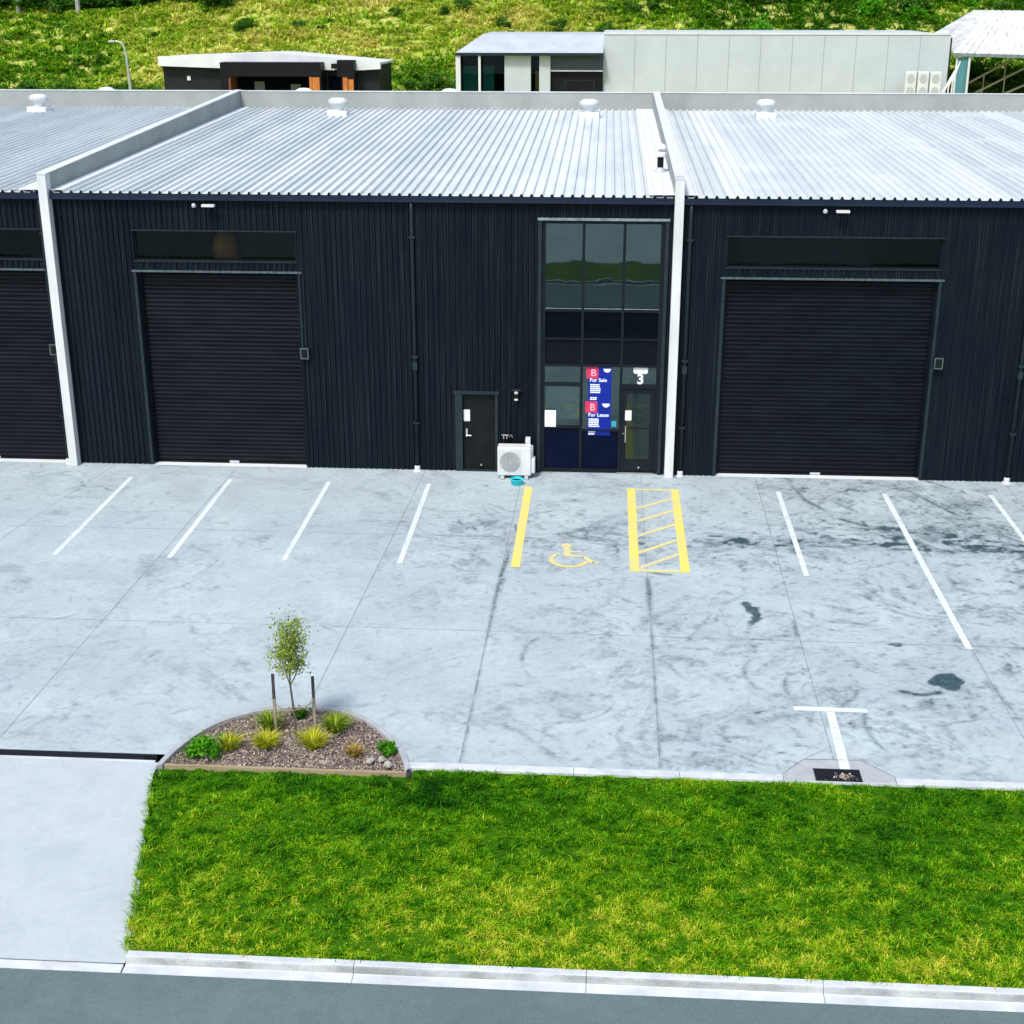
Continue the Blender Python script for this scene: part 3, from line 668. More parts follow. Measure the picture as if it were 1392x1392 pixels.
tuft('grass_tuft', -5.52, -13.98, M['gspike'], 200, .44, .3, 'green-gold spiky tuft standing behind the left stake', 'plant', False, 4)
tuft('grass_tuft', -4.66, -14.55, M['yspike'], 240, .40, .36, 'brightest yellow spiky tuft right of the young tree trunk', 'plant', False, 5)
tuft('grass_tuft', -4.40, -13.98, M['gspike'], 260, .42, .36, 'full green spiky tuft behind the bright yellow one, near the kerb', 'plant', False, 6)
tuft('grass_tuft', -3.93, -14.78, M['ospike'], 90, .28, .2, 'small orange tuft alone on the right of the planting bed', 'plant', False, 7)
tuft('leafy_shrub', -3.36, -14.72, M['bushy'], 320, .26, .14, 'small green leafy plant beside the rocks and the kerb', 'plant', True, 8)
tuft('low_shrub', -5.10, -13.55, M['shrub'], 260, .2, .2, 'low dark green plant behind the tree trunk against the kerb', 'plant', True, 9)
def rock(x, y, r, label, seed):
    bm = bmesh.new(); bmesh.ops.create_icosphere(bm, subdivisions=3, radius=1); rq = random.Random(seed); ax = [Vector((rq.uniform(-1, 1), rq.uniform(-1, 1), rq.uniform(-1, 1))).normalized() for _ in range(9)]
    for v in bm.verts:
        d = 1.0
        for a in ax: d -= max(0, v.co.dot(a)-.62)*.55
        v.co = Vector((v.co.x*r*1.25, v.co.y*r, v.co.z*r*.72))*d
    me = bpy.data.meshes.new('rock'); bm.to_mesh(me); bm.free(); o = link('rock', me, M['rock']); o.location = (x, y, r*.3); o.rotation_euler = (0, 0, rq.uniform(0, 3)); tag(o, label, 'rock')
rock(-3.63, -15.05, .075, 'wider pale rock nearest the orange tuft in the planting bed', 1)
rock(-3.45, -14.98, .07, 'whitest round rock in front of the small leafy plant', 2)
rock(-3.33, -15.14, .08, 'grey rock at the right tip of the planting bed', 3)

# ------------------------------------------------------------------ the warehouse
W = empty('warehouse', (-6.0, 0, 0), 'long low row of black clad industrial units with white ribbed roofs', 'warehouse')
RS = math.tan(R(1.75)); ROOFZ = 7.15; YB = 19.5
rz = lambda y: ROOFZ+RS*y
WALLX = [-29.75, -13.98, 1.80, 17.6]; T2 = .11
def corr(mb, x0, x1, z0, z1, y=0, pitch=.142, dep=.036):
    xs = []; k = math.floor(x0/pitch)
    while k*pitch < x1:
        for f, d in ((0, 0), (.30, 0), (.42, 1), (.72, 1), (.84, 0)): xs.append((k*pitch+f*pitch, -d*dep))
        k += 1
    f = lambda q: float(np.interp(q, [a for a, _ in xs], [d for _, d in xs]))
    xs = [(x0, f(x0))]+[(a, d) for a, d in xs if x0 < a < x1]+[(x1, f(x1))]
    out = []
    for a, d in xs:
        if not out or a > out[-1][0]+1e-5: out.append((a, d))
    mb.sheet([[(a, y+d, z0) for a, d in out], [(a, y+d, z1) for a, d in out]])
openings = [(-18.35, -14.27), (-11.88, -7.74), (3.02, 8.24)]
GX0, GX1 = -1.55, 1.50
def wallpart(x0, x1, ops, label=None):
    mb = MB(); x = x0
    for a, b, segs in ops:
        corr(mb, x, a, 0.03, 7.05)
        for z0, z1 in segs: corr(mb, a, b, z0, z1)
        x = b
    corr(mb, x, x1, .03, 7.05)
    o = mb.build('wall_cladding', M['clad'], W)
    if label: o['label'] = label
DR = [(5.22, 5.45), (6.21, 7.05)]
wallpart(-29.6, -14.12, [(-18.35, -14.27, DR)])
wallpart(-13.85, 1.66, [(-11.88, -7.74, DR), (-3.70, -2.66, [(2.19, 7.05)]), (GX0, GX1, [(6.62, 7.05)])])
wallpart(1.94, 17.4, [(3.02, 8.24, DR)])
# roofs
def roofpart(x0, x1, y0, y1, z0, z1, name='roof'):
    mb = MB(); p = .25; xs = []
    k = math.floor(x0/p)
    while k*p <= x1:
        for f, d in ((0, 0), (.15, 0), (.180, .066), (.218, .066), (.248, 0)):
            a = k*p+f
            if x0 <= a <= x1: xs.append((a, d))
        k += 1
    mb.sheet([[(a, y0, z0+d) for a, d in xs], [(a, y1, z1+d) for a, d in xs]])
    return mb.build(name, M['roof'], W)
for a, b in zip(WALLX, WALLX[1:]):
    roofpart(a+T2+.02, b-T2-.02, -.16, YB, rz(-.16), rz(YB))
    roofpart(a+T2+.02, b-T2-.02, YB+.16, YB+20, rz(YB), rz(YB)-.9, 'rear_roof')
    # dark foam closures / rib ends over a box gutter
    g = MB(); g.prism([(a+T2+.01, -.17, ROOFZ-.02), (a+T2+.01, -.17, ROOFZ-.16), (a+T2+.01, -.02, ROOFZ-.16), (a+T2+.01, -.02, ROOFZ-.14), (a+T2+.01, -.155, ROOFZ-.14), (a+T2+.01, -.155, ROOFZ-.02)], (b-a-2*T2-.02, 0, 0))
    g.box(a+T2+.01, b-T2-.01, -.178, -.1705, ROOFZ-.06, ROOFZ-.02)
    gx_ = a+T2+1.2
    gu = g.build('gutter', M['gutter'], W)
    e = MB(); lo_ = []; hi_ = []; zc = rz(-.16); k = math.ceil((a+T2+.1)/.25)
    while k*.25+.24 < b-T2:
        for f, d in ((.01, .004), (.158, .004), (.178, .058), (.220, .058), (.240, .004)): lo_.append((k*.25+f, -.164, zc-.012)); hi_.append((k*.25+f, -.164, zc+d))
        k += 1
    e.sheet([lo_, hi_]).build('rib_closure', M['black'], gu)
    pz0, pz1 = rz(YB)-.3, 8.38
    pr = MB().box(a+T2+.005, b-T2-.005, YB, YB+.15, pz0, pz1).build('rear_parapet', M['precast'], W)
    MB().box(a+T2+.005, b-T2-.005, YB-.02, YB+.17, pz1+.001, pz1+.03).build('parapet_capping', M['cap'], pr)
    # apron flashings beside the walls and at the parapet foot
    for x_, w_ in ((a+T2+.003, .34), (b-T2-.003, -.62)):
        fl = MB(); fl.add([(x_, -.12, rz(-.12)+.064), (x_+w_, -.12, rz(-.12)+.064), (x_+w_, YB-.01, rz(YB)+.064), (x_, YB-.01, rz(YB)+.064)], [(0, 1, 2, 3) if w_ > 0 else (3, 2, 1, 0)])
        fl.build('roof_flashing', M['flash'], W)
for i, xw in enumerate(WALLX):
    ft, bt = 7.60, 8.40
    pw = MB().prism([(xw-T2, .02, 0), (xw-T2, YB+.2, 0), (xw-T2, YB+.2, bt), (xw-T2, .02, ft)], (2*T2, 0, 0)).build('party_wall', M['precast'], W)
    MB().prism([(xw-T2-.015, -.29, ft+.002), (xw-T2-.015, YB+.22, bt+.002), (xw-T2-.015, YB+.22, bt+.028), (xw-T2-.015, -.29, ft+.028)], (2*T2+.03, 0, 0)).build('wall_capping', M['cap'], pw)
    MB().box(xw-T2-.002, xw+T2+.002, -.28, .018, 0, ft).build('wall_end_post', M['post'], pw, .01)
# back and interior shell
MB().box(-29.6, 17.45, YB+19.9, YB+20, 0, 6.8).build('rear_wall', M['bldark'], W)
each('interior_wall', M['darkint'], W, (-13.8, 1.6, 9.0, 9.1, 0.01, 6.6), (-29.6, -14.2, 9, 9.1, .01, 6.6), (2, 17.4, 9, 9.1, .01, 6.6))
MB().box(-1.75, 1.62, .35, 4.6, 2.95, 4.15).build('upper_floor', M['interior'], W)
each('office_wall', M['interior'], W, (-1.75, -1.68, .2, 4.6, .01, 2.9), (-1.75, -1.68, .2, 4.6, 4.16, 6.7), (-1.68, 1.62, 4.5, 4.6, 4.16, 6.7), (-1.68, 1.62, 4.5, 4.6, .01, 2.9))

# roller doors
def roller(x0, x1, lockx):
    prof = []; z = .05; pitch = .112
    while z < 5.2:
        prof += [(0, z), (0, z+.035), (-.026, z+.05), (-.034, z+.072), (-.026, z+.094)]; z += pitch
    mb = MB().sheet([[(x0+.06, .26+d, zz) for d, zz in prof], [(x1-.06, .26+d, zz) for d, zz in prof]])
    mb.f = [tuple(reversed(f)) for f in mb.f]
    o = mb.build('roller_door', M['roller'], W)
    MB().box(x0+.06, x1-.06, .22, .275, .008, .05).build('bottom_rail', M['black'], o)
    MB().box(lockx-.13, lockx+.13, .205, .2185, .02, .085).build('pull_handle', M['steel'], o, .004)
    for xa, xb in ((x0, x0+.065), (x1-.065, x1)):
        MB().box(xa, xb, .17, .34, .008, 5.2).build('guide_rail', M['roller'], o)
    each('door_jamb', M['trim'], W, (x0-.075, x0, -.034, .16, .02, 5.2), (x1, x1+.075, -.034, .16, .02, 5.2))
    h = MB().box(x0-.12, x1+.12, -.046, .34, 5.165, 5.215).build('door_head_flashing', M['headtrim'], W)
    MB().poly([(x0, .34, 5.22), (x1, .34, 5.22), (x1, .34, 5.45), (x0, .34, 5.45)]).build('head_lining', M['black'], h)
    # concrete nib under the door
    MB().box(x0-.06, x1+.06, -.015, .218, -.1, .0055).build('door_threshold', M['flash'], W)
    # strip window
    gl = MB().box(x0+.03, x1-.03, .10, .112, 5.48, 6.18).build('high_window', M['darkglass'], W)
    fr = MB().box(x0, x1, .05, .15, 5.45, 5.482).box(x0, x1, .05, .15, 6.178, 6.21).box(x0, x0+.032, .05, .15, 5.483, 6.177).box(x1-.032, x1, .05, .15, 5.483, 6.177)
    fr.build('window_frame', M['alu'], gl)
    each('window_flashing', M['trim'], gl, (x0-.04, x1+.04, -.042, -.030, 6.205, 6.235), (x0-.02, x1+.02, -.045, .05, 5.43, 5.45))
roller(-18.35, -14.27, -16.3); roller(-11.88, -7.74, -9.75); roller(3.02, 8.24, 5.62)
# grey panels added behind the strip windows, standing in for grey reflections
MB().box(-9.3, -7.6, .55, .58, 5.3, 6.6).build('grey_reflection_panel', M['panelgrey'], W)
MB().box(3.4, 6.6, .6, .63, 5.2, 6.5).build('grey_reflection_panel', M['panelgrey'], W)
am = MB().lathe([(0, 0), (.30, .02), (.36, .3), (.30, .62), (.12, .8), (0, .82)], (-9.75, .85, 5.3), 14).build('amber_shape', M['amber'], W, smooth=True)  # amber shape added behind the glass, no particular object
MB().box(-10.2, -8.2, .5, 1.35, 5.2, 5.28).build('amber_shape_shelf', M['black'], W)  # shelf added to carry the amber shape

# switch boxes by the roller doors
def keybox(x):
    o = MB().box(x-.10, x+.10, -.16, -.035, 3.0, 3.27).build('control_box', M['black'], W, .01)
    MB().box(x-.11, x+.11, -.172, -.161, 2.99, 3.02).box(x-.11, x+.11, -.172, -.161, 3.25, 3.28).box(x-.11, x-.08, -.172, -.161, 3.021, 3.249).box(x+.08, x+.11, -.172, -.161, 3.021, 3.249).build('box_rim', M['headtrim'], o)
keybox(-14.2); keybox(-7.62); keybox(8.40)
MB().tube([(-7.69, -.05, 2.98), (-7.69, -.05, .1)], .015, 6).build('conduit', M['clad'], W)
# floodlights under the gutter
def flood(x):
    o = MB().box(x-.16, x+.16, -.30, -.16, 6.84, 6.90).build('floodlight', M['white'], W, .01)
    MB().box(x-.04, x+.04, -.2, -.03, 6.80, 6.838).build('mount_arm', M['black'], o)
    MB().lathe([(0, -.05), (.05, -.05), (.06, 0), (.03, .05), (0, .05)], (x-.40, -.10, 6.86), 10).build('motion_sensor', M['grey'], o)
flood(-9.83); flood(5.73)
# downpipes
def pipe(x, boot=.12):
    o = MB().tube([(x, -.10, 6.98), (x, -.085, 6.8), (x, -.085, .12)], .05, 10).build('downpipe', M['trim'], W, smooth=True)
    b = MB()
    for z in (6.1, 3.06, 1.3): MB().box(x-.075, x+.075, -.145, -.03, z, z+.05).build('bracket', M['trim'], o)
    MB().box(x-.06, x+.06, -.14, -.035, 2.75, 2.95).build('collar', M['trim'], o)
    MB().lathe([(.062, .16), (.075, .12), (.075, .03), (boot, .02), (boot+.005, .004)], (x, -.09, 0), 14).build('pipe_shoe', M['white'], o)
pipe(-14.17, .09); pipe(-4.78); pipe(2.10, .1); pipe(10.45)
# entry glazing
fr = MB()
yA, yB = .02, .14
fr.box(GX0, GX0+.10, yA, yB, .06, 6.56).box(GX1-.10, GX1, yA, yB, .06, 6.56)
for xm in (-.505, .505): fr.box(xm-.035, xm+.035, yA, yB, .06, 6.56)
fr2 = MB()
cols = [(GX0+.10, -.54), (-.47, .47), (.54, GX1-.10)]
for (a, b) in cols:
    for z0, z1 in ((6.48, 6.56), (4.28, 4.36), (3.56, 3.60), (2.86, 2.93)): fr2.box(a, b, yA+.003, yB-.003, z0, z1)
fr2.box(cols[0][0], cols[0][1], yA+.003, yB-.003, 2.34, 2.42).box(cols[0][0], cols[0][1], yA+.003, yB-.003, 1.22, 1.27)
fr2.box(cols[1][0], cols[1][1], yA+.003, yB-.003, 1.15, 1.18)
fr2.box(cols[2][0], cols[2][1], yA+.003, yB-.003, 2.30, 2.40)
for c in cols[:2]: fr2.box(c[0], c[1], yA+.003, yB-.003, .06, .12)
fr.v and None
n0 = len(fr.v); fr.add(fr2.v, fr2.f)
gf = fr.build('entry_glazing', M['alu'], W)
def pane(c, z0, z1, m='glass', y=.08): MB().box(c[0]-.004, c[1]+.004, y, y+.008, z0-.004, z1+.004).build('pane', M[m], gf)
for c in cols:
    pane(c, 4.36, 6.48); pane(c, 3.60, 4.28, 'spandrel'); pane(c, 2.93, 3.56, 'spandrel')
pane(cols[0], 2.42, 2.86); pane(cols[0], 1.27, 2.34); pane(cols[0], .12, 1.22, 'navyglass')
pane(cols[1], 1.18, 2.86); pane(cols[1], .12, 1.15, 'navyglass'); pane(cols[2], 2.40, 2.86)
MB().box(cols[0][0]+.02, cols[0][1]-.02, .17, .18, 1.42, 2.33).build('window_blind', M['blind'], gf)
each('glazing_bead', M['palesill'], gf, *[(c[0], c[1], yA-.012, yA+.002, 4.355, 4.375) for c in cols])
# surround flashings
MB().box(GX0-.10, GX1+.10, -.075, .03, 6.565, 6.625).build('entry_head_flashing', M['palesill'], W, .006)
each('entry_jamb', M['trim'], W, (GX0-.09, GX0, -.045, .14, .02, 6.56), (GX1, GX1+.09, -.045, .14, .02, 6.56))
# entry door
c = cols[2]
d = MB().box(c[0]+.005, c[0]+.13, .05, .10, .07, 2.29).box(c[1]-.13, c[1]-.005, .05, .10, .07, 2.29).box(c[0]+.13, c[1]-.13, .05, .10, 2.16, 2.29).box(c[0]+.13, c[1]-.13, .05, .10, .07, .38)
d.box(c[0]+.13, c[1]-.13, .052, .098, 1.22, 1.25)
ed = d.build('entry_door', M['alu'], W)
each('door_glass', M['doorglass'], ed, (c[0]+.126, c[1]-.126, .07, .078, 1.25, 2.164), (c[0]+.126, c[1]-.126, .07, .078, .376, 1.22))
MB().tube([(.655, .045, 1.30), (.655, -.02, 1.30), (.655, -.02, .88), (.655, .045, .88)], .014, 8).build('door_handle', M['steel'], ed)
MB().lathe([(0, 0), (.028, 0), (.028, .015), (0, .015)], (.60, .04, 1.09), 10).build('lock', M['steel'], ed)
MB().lathe([(0, 0), (.025, .01), (.02, .05), (0, .06)], (1.02, .0, .16), 10).build('door_stop', M['steel'], ed)
MB().box(c[0]-.1, c[1], -.05, .05, .0, .03).build('door_sill', M['galv'], W)
# steel side door
sd = MB().box(-3.57, -2.74, .06, .11, .05, 2.10).build('side_door', M['black'], W, .004)
each('door_frame', M['trim'], W, (-3.77, -3.58, -.045, .12, .02, 2.10), (-2.73, -2.66, -.045, .12, .02, 2.10))
MB().box(-3.80, -2.62, -.055, .12, 2.101, 2.185).build('door_head_flashing', M['trim'], W)
hd = MB().box(-3.50, -3.455, .035, .0595, .93, 1.15).tube([(-3.478, .04, .98), (-3.478, .0, .98), (-3.36, .0, .97)], .013, 8).build('door_handle', M['steel'], sd)
MB().lathe([(0, 0), (.025, .01), (.02, .05), (0, .06)], (-3.10, .02, .14), 10).build('door_stop', M['steel'], sd)
MB().box(-3.58, -2.73, -.03, .06, .0, .045).build('door_sill', M['trim'], W)
# up-down wall light
wl = MB().box(-2.235, -2.115, -.14, -.03, 2.03, 2.15).build('wall_light', M['black'], W, .008)
MB().lathe([(0, 0), (.05, 0), (.055, .05), (.03, .075), (0, .075)], (-2.175, -.09, 2.151), 12).build('lens', M['white'], wl); MB().lathe([(0, -.02), (.045, -.02), (.055, 0), (.045, .035), (0, .035)], (-2.175, -.09, 1.99), 12).build('lens', M['white'], wl)
MB().box(-2.30, -2.05, -.15, -.03, 2.235, 2.26).build('light_hood', M['trim'], wl)
# hose taps above the air conditioner
tp = MB().tube([(-2.50, -.03, 1.0), (-2.50, -.11, 1.0), (-2.50, -.11, .94)], .013, 6).tube([(-2.42, -.03, 1.0), (-2.42, -.11, 1.0), (-2.42, -.11, .94)], .013, 6).tube([(-2.55, -.10, 1.035), (-2.37, -.10, 1.035)], .011, 6).tube([(-2.36, -.05, .97), (-2.30, -.09, 1.04), (-2.27, -.09, .97)], .010, 6).build('garden_tap', M['galv'], W)
# roof ventilators
def vent_proto(x, y):
    z = rz(y)
    o = MB().box(x-.36, x+.36, y-.34, y+.34, z-.02, z+.20).build('roof_vent', M['flash'], W, .02)
    MB().lathe([(.20, .20), (.20, .34), (.21, .36), (.32, .40), (.345, .48), (.32, .57), (.22, .63), (.0, .65)], (x, y, z), 24).build('vent_cowl', M['roofwhite'], o, smooth=True)
    fin = MB()
    for k in range(24):
        a = 2*math.pi*k/24; fin.tube([(x+.335*math.cos(a), y+.335*math.sin(a), z+.41), (x+.357*math.cos(a), y+.357*math.sin(a), z+.5), (x+.332*math.cos(a), y+.332*math.sin(a), z+.59)], .008, 4)
    fin.build('vent_fin', M['grey'], o); return o
for x, y in ((-21.1, 18.0), (-9.72, 17.2), (-.65, 17.1), (5.62, 17.3)): vent_proto(x, y)
def vent_rear(x):
    z = 7.62; o = MB().lathe([(.2, -.4), (.2, .32), (.36, .36), (.40, .46), (.34, .58), (.2, .66), (0, .68)], (x, 23.2, z), 18).build('roof_vent', M['roofwhite'], W, smooth=True)
for u in (-20.3, -12.2, -6.3): vent_rear(u)
# flue
fo = MB().tube([(1.45, 3.7, 7.1), (1.45, 3.7, 7.72)], .085, 12).build('flue', M['black'], W)
MB().lathe([(.11, .0), (.16, .02), (.16, .10), (.10, .14), (.06, .15), (.06, .17)], (1.45, 3.7, 7.72), 14).lathe([(.15, .215), (.13, .30), (.05, .34), (0, .345)], (1.45, 3.7, 7.72), 14).tube([(1.45, 3.7, 7.8), (1.45, 3.7, 8.0)], .05, 8).build('cowl', M['flash'], fo)
MB().lathe([(.16, 0), (.12, .07), (.09, .12)], (1.45, 3.7, rz(3.7)+.064), 12).build('flue_flashing', M['grey'], fo)
# post top box
MB().box(1.70, 1.88, -.24, -.10, 7.629, 7.67).build('post_cap', M['grey'], W)

# ------------------------------------------------------------------ signs and notices
def text(body, size, x, z, y, m, parent, name, align='LEFT', bold=0):
    cu = bpy.data.curves.new('t', 'FONT'); cu.body = body; cu.size = size; cu.align_x = align; cu.offset = bold; cu.extrude = .0008
    o = bpy.data.objects.new('t', cu); C.objects.link(o); dg = bpy.context.evaluated_depsgraph_get()
    me = bpy.data.meshes.new_from_object(o.evaluated_get(dg)); bpy.data.objects.remove(o); bpy.data.curves.remove(cu)
    me.transform(Matrix.Rotation(R(90), 4, 'X')); o0 = wloc(parent)
    me.transform(Matrix.Translation(Vector((x, y, z))-o0))
    me.materials.clear(); return link(name, me, m, parent)
zx = lambda u: -.39+(u-797)*.01886
zv = lambda v: 2.845-(v-500)*.01932
yb = .078
po = empty('poster', (-.04, yb, .95), 'tall dark blue property poster with two red logo squares on the entry window', 'poster')
MB().box(zx(800), zx(831.6), yb-.004, yb, zv(594), zv(499.3)).build('poster_sheet', M['blue'], po)
for v0, v1, u0 in ((499.6, 515.6, 797.2), (547, 562.8, 796.6)):
    u1 = u0+16.5; rd = MB().box(zx(u0), zx(u1), yb-.007, yb-.0045, zv(v1), zv(v0)).build('logo_square', M['red'], po)
    text('B', .26, (zx(u0)+zx(u1))/2+.03, zv(v1)+.065, yb-.009, M['pink'], rd, 'letter', 'CENTER', 0)
for v0, u0 in ((502, 820), (550, 819.5)):
    MB().prism([(zx(u0), yb-.0045, zv(v0)), (zx(u0+1.5), yb-.0045, zv(v0+3.6)), (zx(u0+4), yb-.0045, zv(v0+5)), (zx(u0+7), yb-.0045, zv(v0+5)), (zx(u0+10), yb-.0045, zv(v0+3)), (zx(u0+10.5), yb-.0045, zv(v0))], (0, -.002, 0)).build('emblem', M['lettering'], po)
text('For Sale', .135, zx(802), zv(520), yb-.007, M['lettering'], po, 'headline', 'LEFT', .0015)
text('For Lease', .135, zx(800.8), zv(568), yb-.007, M['lettering'], po, 'headline', 'LEFT', .0015)
rq = random.Random(3)
def textrows(u0, v0, v1, nrow, wmax):
    mb = MB(); dv = (v1-v0)/nrow
    for r in range(nrow):
        u = u0; end = u0+wmax*rq.uniform(.85, 1)
        while u < end-.8:
            w = min(rq.uniform(1.2, 3.4), end-u); mb.box(zx(u), zx(u+w), yb-.006, yb-.0042, zv(v0+dv*(r+.78)), zv(v0+dv*(r+.12))); u += w+.45
    mb.build('small_print', M['lettering'], po)
textrows(803, 523, 536, 5, 15); textrows(803, 541, 545.4, 2, 10); textrows(801.5, 570.5, 583, 5, 15.5); textrows(801.5, 588.3, 594, 2, 10.5)
stk = MB().box(.29, .41, yb-.003, yb, 1.26, 1.42).build('sticker', M['teal']); tag(stk, 'small teal square sticker low on the window right of the blue poster', 'sticker')
un = empty('unit_number', (1.0, .07, 2.4), 'white number 3 under a rounded white plate above the glass entry door', 'number sign')
pts = [(.815, 2.855), (.815, 2.74), (.83, 2.70), (.87, 2.685), (1.13, 2.685), (1.17, 2.70), (1.185, 2.74), (1.185, 2.855)]
MB().prism([(a, .076, b) for a, b in pts], (0, -.004, 0)).build('plate', M['paper'], un)
text('3', .36, 1.0, 2.425, .072, M['paper'], un, 'numeral', 'CENTER', .012)
def notice(x0, x1, z0, z1, y, label):
    o = MB().prism([(x0+.01, y, z0), (x1-.01, y, z0), (x1, y, z0+.01), (x1, y, z1-.01), (x1-.01, y, z1), (x0+.01, y, z1), (x0, y, z1-.01), (x0, y, z0+.01)], (0, -.004, 0)).build('notice', M['paper']); tag(o, label, 'notice')
notice(-1.44, -1.15, 1.25, 1.70, .018, 'large blank white sheet on the window frame left of the blue poster')
notice(.635, .80, 1.45, 1.72, .048, 'small white notice on the edge of the glass entry door')
notice(-3.555, -3.39, 1.35, 1.66, .058, 'small white notice on the black steel side door')

# ------------------------------------------------------------------ air conditioner and bowl
ac = empty('air_conditioner', (-2.15, -.42, 0), 'white outdoor air conditioner unit between the side door and the entry glazing', 'air conditioner')
ax0, ax1, ay0, ay1 = -2.63, -1.76, -.60, -.24
MB().box(ax0, ax1, ay0, ay1, .09, .86).build('casing', M['white'], ac, .035, seg=3)
MB().box(ax1-.01, ax1+.10, ay0+.05, ay1-.03, .14, .55).build('service_cover', M['white'], ac, .035, seg=3)
MB().box(ax1-.12, ax1+.04, ay0+.10, ay1+.1, .50, .80).build('valve_cover', M['white'], ac, .03)
MB().box(-1.93, -1.80, -.20, -.035, .5, .99).build('pipe_duct', M['white'], ac, .015)
gl = MB(); cx, cz = -2.30, .47
n = 28
ringp = lambda r, y: [(cx+r*math.cos(2*math.pi*k/n), y, cz+r*math.sin(2*math.pi*k/n)) for k in range(n)]
gl.add(ringp(.265, ay0-.003), [tuple(range(n))])
for r in np.arange(.05, .27, .03): gl.tube(ringp(float(r), ay0-.012)+[ringp(float(r), ay0-.012)[0]], .005, 4, False)
for k in range(12):
    a = 2*math.pi*k/12; gl.tube([(cx+.04*math.cos(a), ay0-.014, cz+.04*math.sin(a)), (cx+.265*math.cos(a), ay0-.014, cz+.265*math.sin(a))], .004, 4)
gl.build('fan_grille', M['lightgrey'], ac)
MB().box(cx-.30, cx+.30, ay0-.0022, ay0-.001, cz-.31, cz+.30).build('grille_panel', mat('offwhite', L(.50, .52, .52)), ac)
for xx in (-2.50, -1.88): MB().box(xx-.05, xx+.05, ay0-.06, ay1+.03, 0.004, .09).build('foot', M['grey'], ac, .01)
bw = empty('bucket', (-2.10, -1.0, 0), 'small cyan plastic bucket standing on the concrete before the air conditioner', 'bucket')
MB().lathe([(.0, .004), (.115, .004), (.14, .02), (.165, .14), (.178, .145), (.178, .155), (.155, .155), (.13, .03), (0, .03)], (-2.10, -1.0, 0), 24).build('tub', M['cyan'], bw, smooth=True)
MB().lathe([(0, .10), (.146, .10)], (-2.10, -1.0, 0), 20).build('dark_inner_disc', M['black'], bw)  # black disc stands in for the dark inside of the bucket
MB().tube([(-2.10+.17*math.cos(t), -1.0+.1*abs(math.sin(t)), .15+.05*math.sin(t)) for t in np.linspace(0, math.pi, 10)], .006, 5).build('bail_handle', M['black'], bw)

# ------------------------------------------------------------------ buildings behind
BB = empty('black_building', (-20.2, 52, 5), 'low black building with white roof and orange timber portals behind the warehouse', 'building')
y0 = 52; zb = 4.9
MB().box(-26.75, -13.65, y0, y0+5, zb, 7.87).build('wall', M['bldark'], BB)
MB().prism([(-26.9, y0-.45, 7.84), (-22.9, y0-.45, 7.72), (-14.9, y0-.45, 7.62), (-13.5, y0-.45, 7.70), (-13.5, y0-.45, 8.10), (-20.0, y0-.45, 8.62), (-26.9, y0-.45, 8.38)], (0, .35, 0)).build('fascia', M['roofwhite'], BB)
rf = MB()
def slab(pts, t=.12): rf.prism([(x, y, z) for x, y, z in pts], (0, 0, t))
slab([(-26.9, y0-.09, 8.22), (-20.0, y0-.09, 8.46), (-20.0, y0+5.2, 8.40), (-26.9, y0+5.2, 8.16)])
slab([(-19.99, y0-.09, 8.46), (-13.5, y0-.09, 7.94), (-13.5, y0+5.2, 7.88), (-19.99, y0+5.2, 8.40)])
rf = rf.build('roof', M['roofwhite'], BB)
po2 = MB().box(-22.85, -16.85, y0-1.6, y0-.46, 7.32, 8.10).box(-22.85, -22.45, y0-1.6, y0-.01, zb, 7.31).box(-17.4, -16.85, y0-1.6, y0-.01, zb, 7.31).build('portal', M['black'], BB)
MB().box(-22.44, -22.30, y0-1.5, y0-.05, zb, 7.30).build('timber_lining', mat('red_cedar', L(.20, .06, .03), L(.13, .04, .02), 3), po2)
each('timber_lining', M['orange'], po2, (-17.56, -17.41, y0-1.58, y0-.05, zb, 7.30), (-17.38, -16.95, y0-1.63, y0-1.605, zb, 7.28))
MB().box(-22.2, -17.6, y0-.04, y0-.01, 5.4, 7.25).build('window', M['spandrel'], BB)
each('window_poster', M['interior'], BB, (-21.2, -20.6, y0-.1, y0-.045, 5.9, 6.95), (-19.0, -18.4, y0-.1, y0-.045, 5.9, 6.8))
p3 = MB().box(-15.95, -14.95, y0-1.2, y0-.01, 7.30, 8.22).box(-15.35, -14.95, y0-1.2, y0-.01, zb, 7.29).box(-16.3, -15.96, y0-1.2, y0-.6, 7.75, 8.02).build('portal', M['black'], BB)
each('timber_lining', M['orange'], p3, (-15.65, -15.36, y0-1.15, y0-.05, zb, 7.28), (-15.3, -15.0, y0-1.23, y0-1.205, zb, 7.15))
MB().box(-25.3, -25.1, y0-.08, y0-.005, 7.0, 7.25).build('wall_lamp', M['cap'], BB)
MB().box(-16.7, -16.0, y0-.03, y0-.002, 5.5, 7.3).build('window', M['spandrel'], BB)

